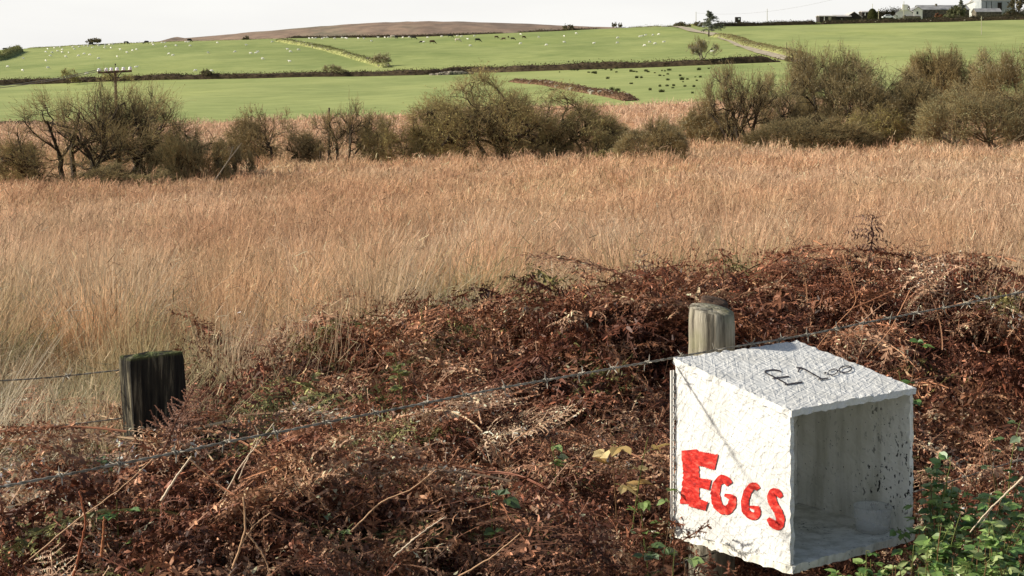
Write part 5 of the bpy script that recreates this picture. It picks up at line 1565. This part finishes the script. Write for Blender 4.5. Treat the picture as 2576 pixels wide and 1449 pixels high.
# cables leaving the pole to the left
pt = Vector(b) + Vector((-.6, -.08, az + .1))
for i, (dx_, lab) in enumerate(((-1.06, "upper grey cable from the power pole to the left edge"), (-.62, "lower grey cable from the power pole to the left edge"))):
    s0 = Vector(b) + Vector((dx_, -.085, az + .14)); s1 = at(-260, 228 + i * 7, 84)
    g = Geo(); g.tube([s0.lerp(s1, t) + Vector((0, 0, -.35 * 4 * t * (1 - t))) for t in np.linspace(0, 1, 16)], .022, 5)
    tag(g.build("power_cable", M["cable"]), lab, "cable", "cables of the power pole")
pole("timber_pole", 828, 104, 100, .075, M["pole"], "thin timber pole behind the sparse brown tree")
pole("timber_pole", 1751, 575, 42, .11, M["pale_pole"], "thin pole on the skyline left of the conifer")
pole("timber_pole", 1930, 572, 42, .11, M["pale_pole"], "thin pole on the skyline between the conifer and the farm")
pole("timber_pole", 1979, 300, 44, .07, M["pole"], "short pole at the foot of the field right of the track")
pole("timber_pole", 2469, 400, 46, .10, M["pale_pole"], "pale pole standing in the right hill field")
pole("timber_pole", 2210, 574, 36, .11, M["pale_pole"], "pole in front of the dark farm hedge")
pole("timber_pole", 2274, 572, 54, .12, M["pale_pole"], "tall pole in front of the white farmhouse")
pole("timber_pole", 2195, 640, 44, .11, M["pale_pole"], "thin pole rising behind the topiary bush")
g = Geo()
s0, s1 = gpt(1751, 575, 5.6), at(2150, -15, 420)
g.tube([s0.lerp(s1, t) + Vector((0, 0, -2.2 * 4 * t * (1 - t))) for t in np.linspace(0, 1, 24)], .02, 4)
tag(g.build("overhead_line", M["cable"]), "thin overhead line crossing the sky above the conifer", "cable")

# ------------------------------------------------------------------ the farm on the skyline
YF = 600.0
sc_ = YF / F                                   # metres per picture column at the farm
def fx(zx): return (2012.4 + zx * .21873 - CX) * sc_
def fz(zy, Y=YF): return EYE - (zy * .21873 - H0) / F * YF
FG = "farm buildings on the skyline"
def gable_house(name, label, zx0, zx1, eave, ridge, foot, Y, D, axis, wall, roof, parts=None, skew=0.0, over=.25):
    """axis 'x': ridge runs left to right; axis 'y': gable faces the camera"""
    x0, x1 = fx(zx0), fx(zx1); z0, ze, zr_ = fz(foot) - 1.5, fz(eave), fz(ridge)
    cx = (x0 + x1) / 2; w = x1 - x0
    root = empty(name, (cx, Y, z0)); root.rotation_euler.z = skew
    tag(root, label, "building", FG)
    ze -= z0; zr_ -= z0
    g = Geo()
    if axis == 'y':
        V = [(-w / 2, 0, 0), (w / 2, 0, 0), (w / 2, 0, ze), (0, 0, zr_), (-w / 2, 0, ze), (-w / 2, D, 0), (w / 2, D, 0), (w / 2, D, ze), (0, D, zr_), (-w / 2, D, ze)]
        g.add(V, [(1, 6, 7, 2), (0, 4, 9, 5), (0, 1, 2, 4), (6, 5, 9, 7)], [(4, 2, 3), (7, 9, 8)])
        g.build("wall", wall, root)
        r = Geo()
        for s in (-1, 1):
            e = np.array((s * (w / 2 + over), 0, ze - over * (zr_ - ze) / (w / 2)))
            r.add([(0, -over, zr_ + .03), (e[0], -over, e[2] + .03), (e[0], D + over, e[2] + .03), (0, D + over, zr_ + .03), (0, -over, zr_ + .2), (e[0], -over, e[2] + .2), (e[0], D + over, e[2] + .2), (0, D + over, zr_ + .2)],
                  [(0, 1, 2, 3), (7, 6, 5, 4), (0, 4, 5, 1), (1, 5, 6, 2), (2, 6, 7, 3)])
        r.build("roof", roof, root)
    else:
        V = [(-w / 2, 0, 0), (w / 2, 0, 0), (w / 2, 0, ze), (-w / 2, 0, ze), (-w / 2, D, 0), (w / 2, D, 0), (w / 2, D, ze), (-w / 2, D, ze), (-w / 2, D / 2, zr_), (w / 2, D / 2, zr_)]
        g.add(V, [(0, 1, 2, 3), (5, 4, 7, 6), (1, 5, 6, 2), (4, 0, 3, 7)], [(2, 6, 9), (7, 3, 8)])
        g.build("wall", wall, root)
        r = Geo()
        for s in (-1, 1):
            ye = D / 2 + s * (D / 2 + over); zee = ze - over * (zr_ - ze) / (D / 2)
            r.add([(-w / 2 - over, D / 2, zr_ + .03), (w / 2 + over, D / 2, zr_ + .03), (w / 2 + over, ye, zee + .03), (-w / 2 - over, ye, zee + .03), (-w / 2 - over, D / 2, zr_ + .2), (w / 2 + over, D / 2, zr_ + .2), (w / 2 + over, ye, zee + .2), (-w / 2 - over, ye, zee + .2)],
                  [(0, 1, 2, 3), (7, 6, 5, 4), (3, 2, 6, 7), (0, 3, 7, 4), (1, 5, 6, 2)])
        r.build("roof", roof, root)
    for nm, (a0, a1, b0, b1), mat, dpt in parts or ():
        q = Geo(); q.box(fx(a0) - cx, fx(a1) - cx, -dpt, .02 if dpt < .3 else dpt, fz(b1) - z0, fz(b0) - z0); q.build(nm, mat, root)
    return root
hs = gable_house("farmhouse", "whitewashed farmhouse with a chimney and two gables facing the valley", 1105, 1300, 150, 84, 235, YF, 8, 'y', M["whitewash"], M["slate"],
                 [("chimney", (1172, 1232, 52, 120), M["whitewash"], .6), ("window", (1190, 1215, 175, 205), M["glass_dark"], .03)])
gable_house("farmhouse_wing", "smaller white gabled wing with one window, joined to the right of the farmhouse", 1302, 1405, 118, 84, 205, YF - .6, 9, 'y', M["whitewash"], M["slate"],
            [("window", (1335, 1357, 132, 165), M["glass_dark"], .03), ("porch_wall", (1180, 1380, 185, 225), M["dark_stone"], .5)])
gable_house("lean_to", "small white lean-to at the left end of the farmhouse", 1078, 1110, 185, 175, 245, YF - .9, 3, 'y', M["whitewash"], M["slate"])
gable_house("stone_barn", "long dark stone barn with a grey slate roof right of the farmhouse", 1420, 2000, 103, 48, 225, YF + 6, 9, 'x', M["dark_stone"], M["slate"],
            [("chimney", (1605, 1625, 34, 62), M["dark_stone"], .4), ("door", (1690, 1720, 150, 215), M["dark_open"], .04)])
gable_house("white_shed", "tall white clad shed with its bright gable at the top right", 2030, 2300, 38, -14, 190, YF + 20, 24, 'y', M["shed_white"], M["sheet_roof"], skew=-.45)
gable_house("shed_side_wall", "long grey side wall of the white shed with dark upright joints", 2186, 2580, -15, -60, 190, YF + 11, 16, 'x', M["shed_grey"], M["sheet_roof"],
            [("door", (2375, 2425, 10, 110), M["dark_open"], .05), ("joint", (2300, 2306, 0, 110), M["dark_open"], .04), ("joint", (2240, 2246, 0, 110), M["dark_open"], .04)])
gable_house("low_shed", "low shed with pale grey roof in front of the white shed", 2010, 2300, 140, 100, 220, YF - 2, 6, 'x', M["dark_stone"], M["slate"])
gable_house("stone_hut", "small stone hut with a pale gable at the right edge of the farm", 2480, 2620, 160, 112, 240, YF - 4, 6, 'y', M["stone"], M["slate"])
gable_house("low_barn", "low open fronted barn with a pale sheet roof at the left of the farm", 250, 440, 183, 172, 245, YF + 4, 7, 'x', M["dark_open"], M["sheet_roof"], [("post", (300, 308, 185, 240), M["whitewash"], .1), ("post", (350, 385, 188, 240), M["stone"], .06)])  # solid wall coloured dark as the shade of the open front
gable_house("low_barn", "second low open barn with a pale roof left of the gabled barn", 448, 640, 180, 160, 240, YF + 8, 8, 'x', M["dark_open"], M["sheet_roof"], [("post", (520, 540, 200, 240), M["stone"], .06)])  # open front is again a wall in the dark shade colour
gable_house("gabled_barn", "dark boarded barn end with light roof edges left of the topiary", 600, 775, 180, 124, 235, YF + 10, 12, 'y', M["dark_open"], M["sheet_roof"], over=.35)
gable_house("long_shed", "long low dark shed seen over the trimmed hedge", 850, 1012, 112, 98, 170, YF + 20, 6, 'x', M["dark_open"], M["sheet_roof"], [("post", (880, 890, 112, 150), M["whitewash"], .1)])
gable_house("long_shed", "second long dark shed left of the farmhouse chimney", 1035, 1165, 108, 94, 170, YF + 22, 6, 'x', M["dark_open"], M["sheet_roof"])
# topiary
rng = np.random.default_rng(90)
tx, tz0, tz1 = fx(812), fz(226) - 1, fz(104)
root = empty("topiary_bush", (tx, YF - 3, tz0)); tag(root, "smooth clipped egg shaped evergreen between the barn and the dark hedge", "topiary")
hT_ = tz1 - tz0; n = 9000
z = rng.uniform(0, 1, n); a = rng.uniform(0, 6.28, n)
rr = (fx(865) - fx(755)) / 2 * np.interp(z, [0, .15, .4, .7, .88, .97, 1], [.8, .95, 1, .86, .6, .32, 0]) * rng.uniform(.93, 1.0, n)
P = np.stack([rr * np.cos(a), rr * np.sin(a), z * hT_], 1)
V, Q = leaf_quads(P, .34, rng)
nmesh("crown", V, Q, None, M["leaf"], np.repeat(np.array((.10, .105, .04)) * rng.uniform(.7, 1.3, n)[:, None], 4, axis=0), root)
g = Geo(); g.tube([(0, 0, 0), (0, 0, hT_ * .5), (0, 0, hT_ * .93)], (.9, 1.2, .3), 10); g.build("trunk", M["dark_bark"], root)
# parked white car behind the hedge
root = empty("parked_car", (fx(925), YF - 12, fz(252))); tag(root, "white car half hidden behind the garden hedge left of the farmhouse", "car")
prof = [(-2.1, .35), (-2.1, .8), (-1.5, .95), (-.9, 1.42), (.6, 1.45), (1.25, .98), (2.0, .85), (2.1, .35)]
V = [(x, y * (1 if z < 1.0 else .85), z + .7) for y in (-.8, .8) for x, z in prof]
g = Geo(); g.add(V, [(i, i + 1, i + 9, i + 8) for i in range(7)] + [(7, 0, 8, 15), (0, 1, 2, 7), (7, 2, 5, 6), (2, 3, 4, 5), (8, 15, 10, 9), (15, 14, 13, 10), (10, 13, 12, 11)])
g.build("body", M["car_white"], root)
g = Geo(); g.add([(x, -.80, z + .7) for x, z in ((-1.2, 1.0), (-.82, 1.34), (.5, 1.36), (1.0, 1.02))], [(0, 1, 2, 3)]); g.build("window", M["glass_dark"], root)
for x in (-1.35, 1.35):
    for y in (-.72, .72):
        g = Geo(); g.tube([(x, y - .1, 1.0), (x, y + .1, 1.0)], .33, 14); g.build("wheel", M["rubber"], root)
# dark livestock trailer on the skyline hedge
root = empty("stock_trailer", gpt(1857, 575, .9)); tag(root, "small dark box trailer standing behind the skyline hedge right of the conifer", "trailer")
g = Geo(); g.box(-1.1, .9, -.7, .7, .6, 2.5); g.build("body", M["dark_open"], root)
g = Geo(); g.box(-.1, .5, -.73, -.701, 1.5, 2.1); g.build("window", M["car_white"], root)
for y in (-.75, .75):
    g = Geo(); g.tube([(0, y - .1, .35), (0, y + .1, .35)], .36, 14); g.build("wheel", M["rubber"], root)
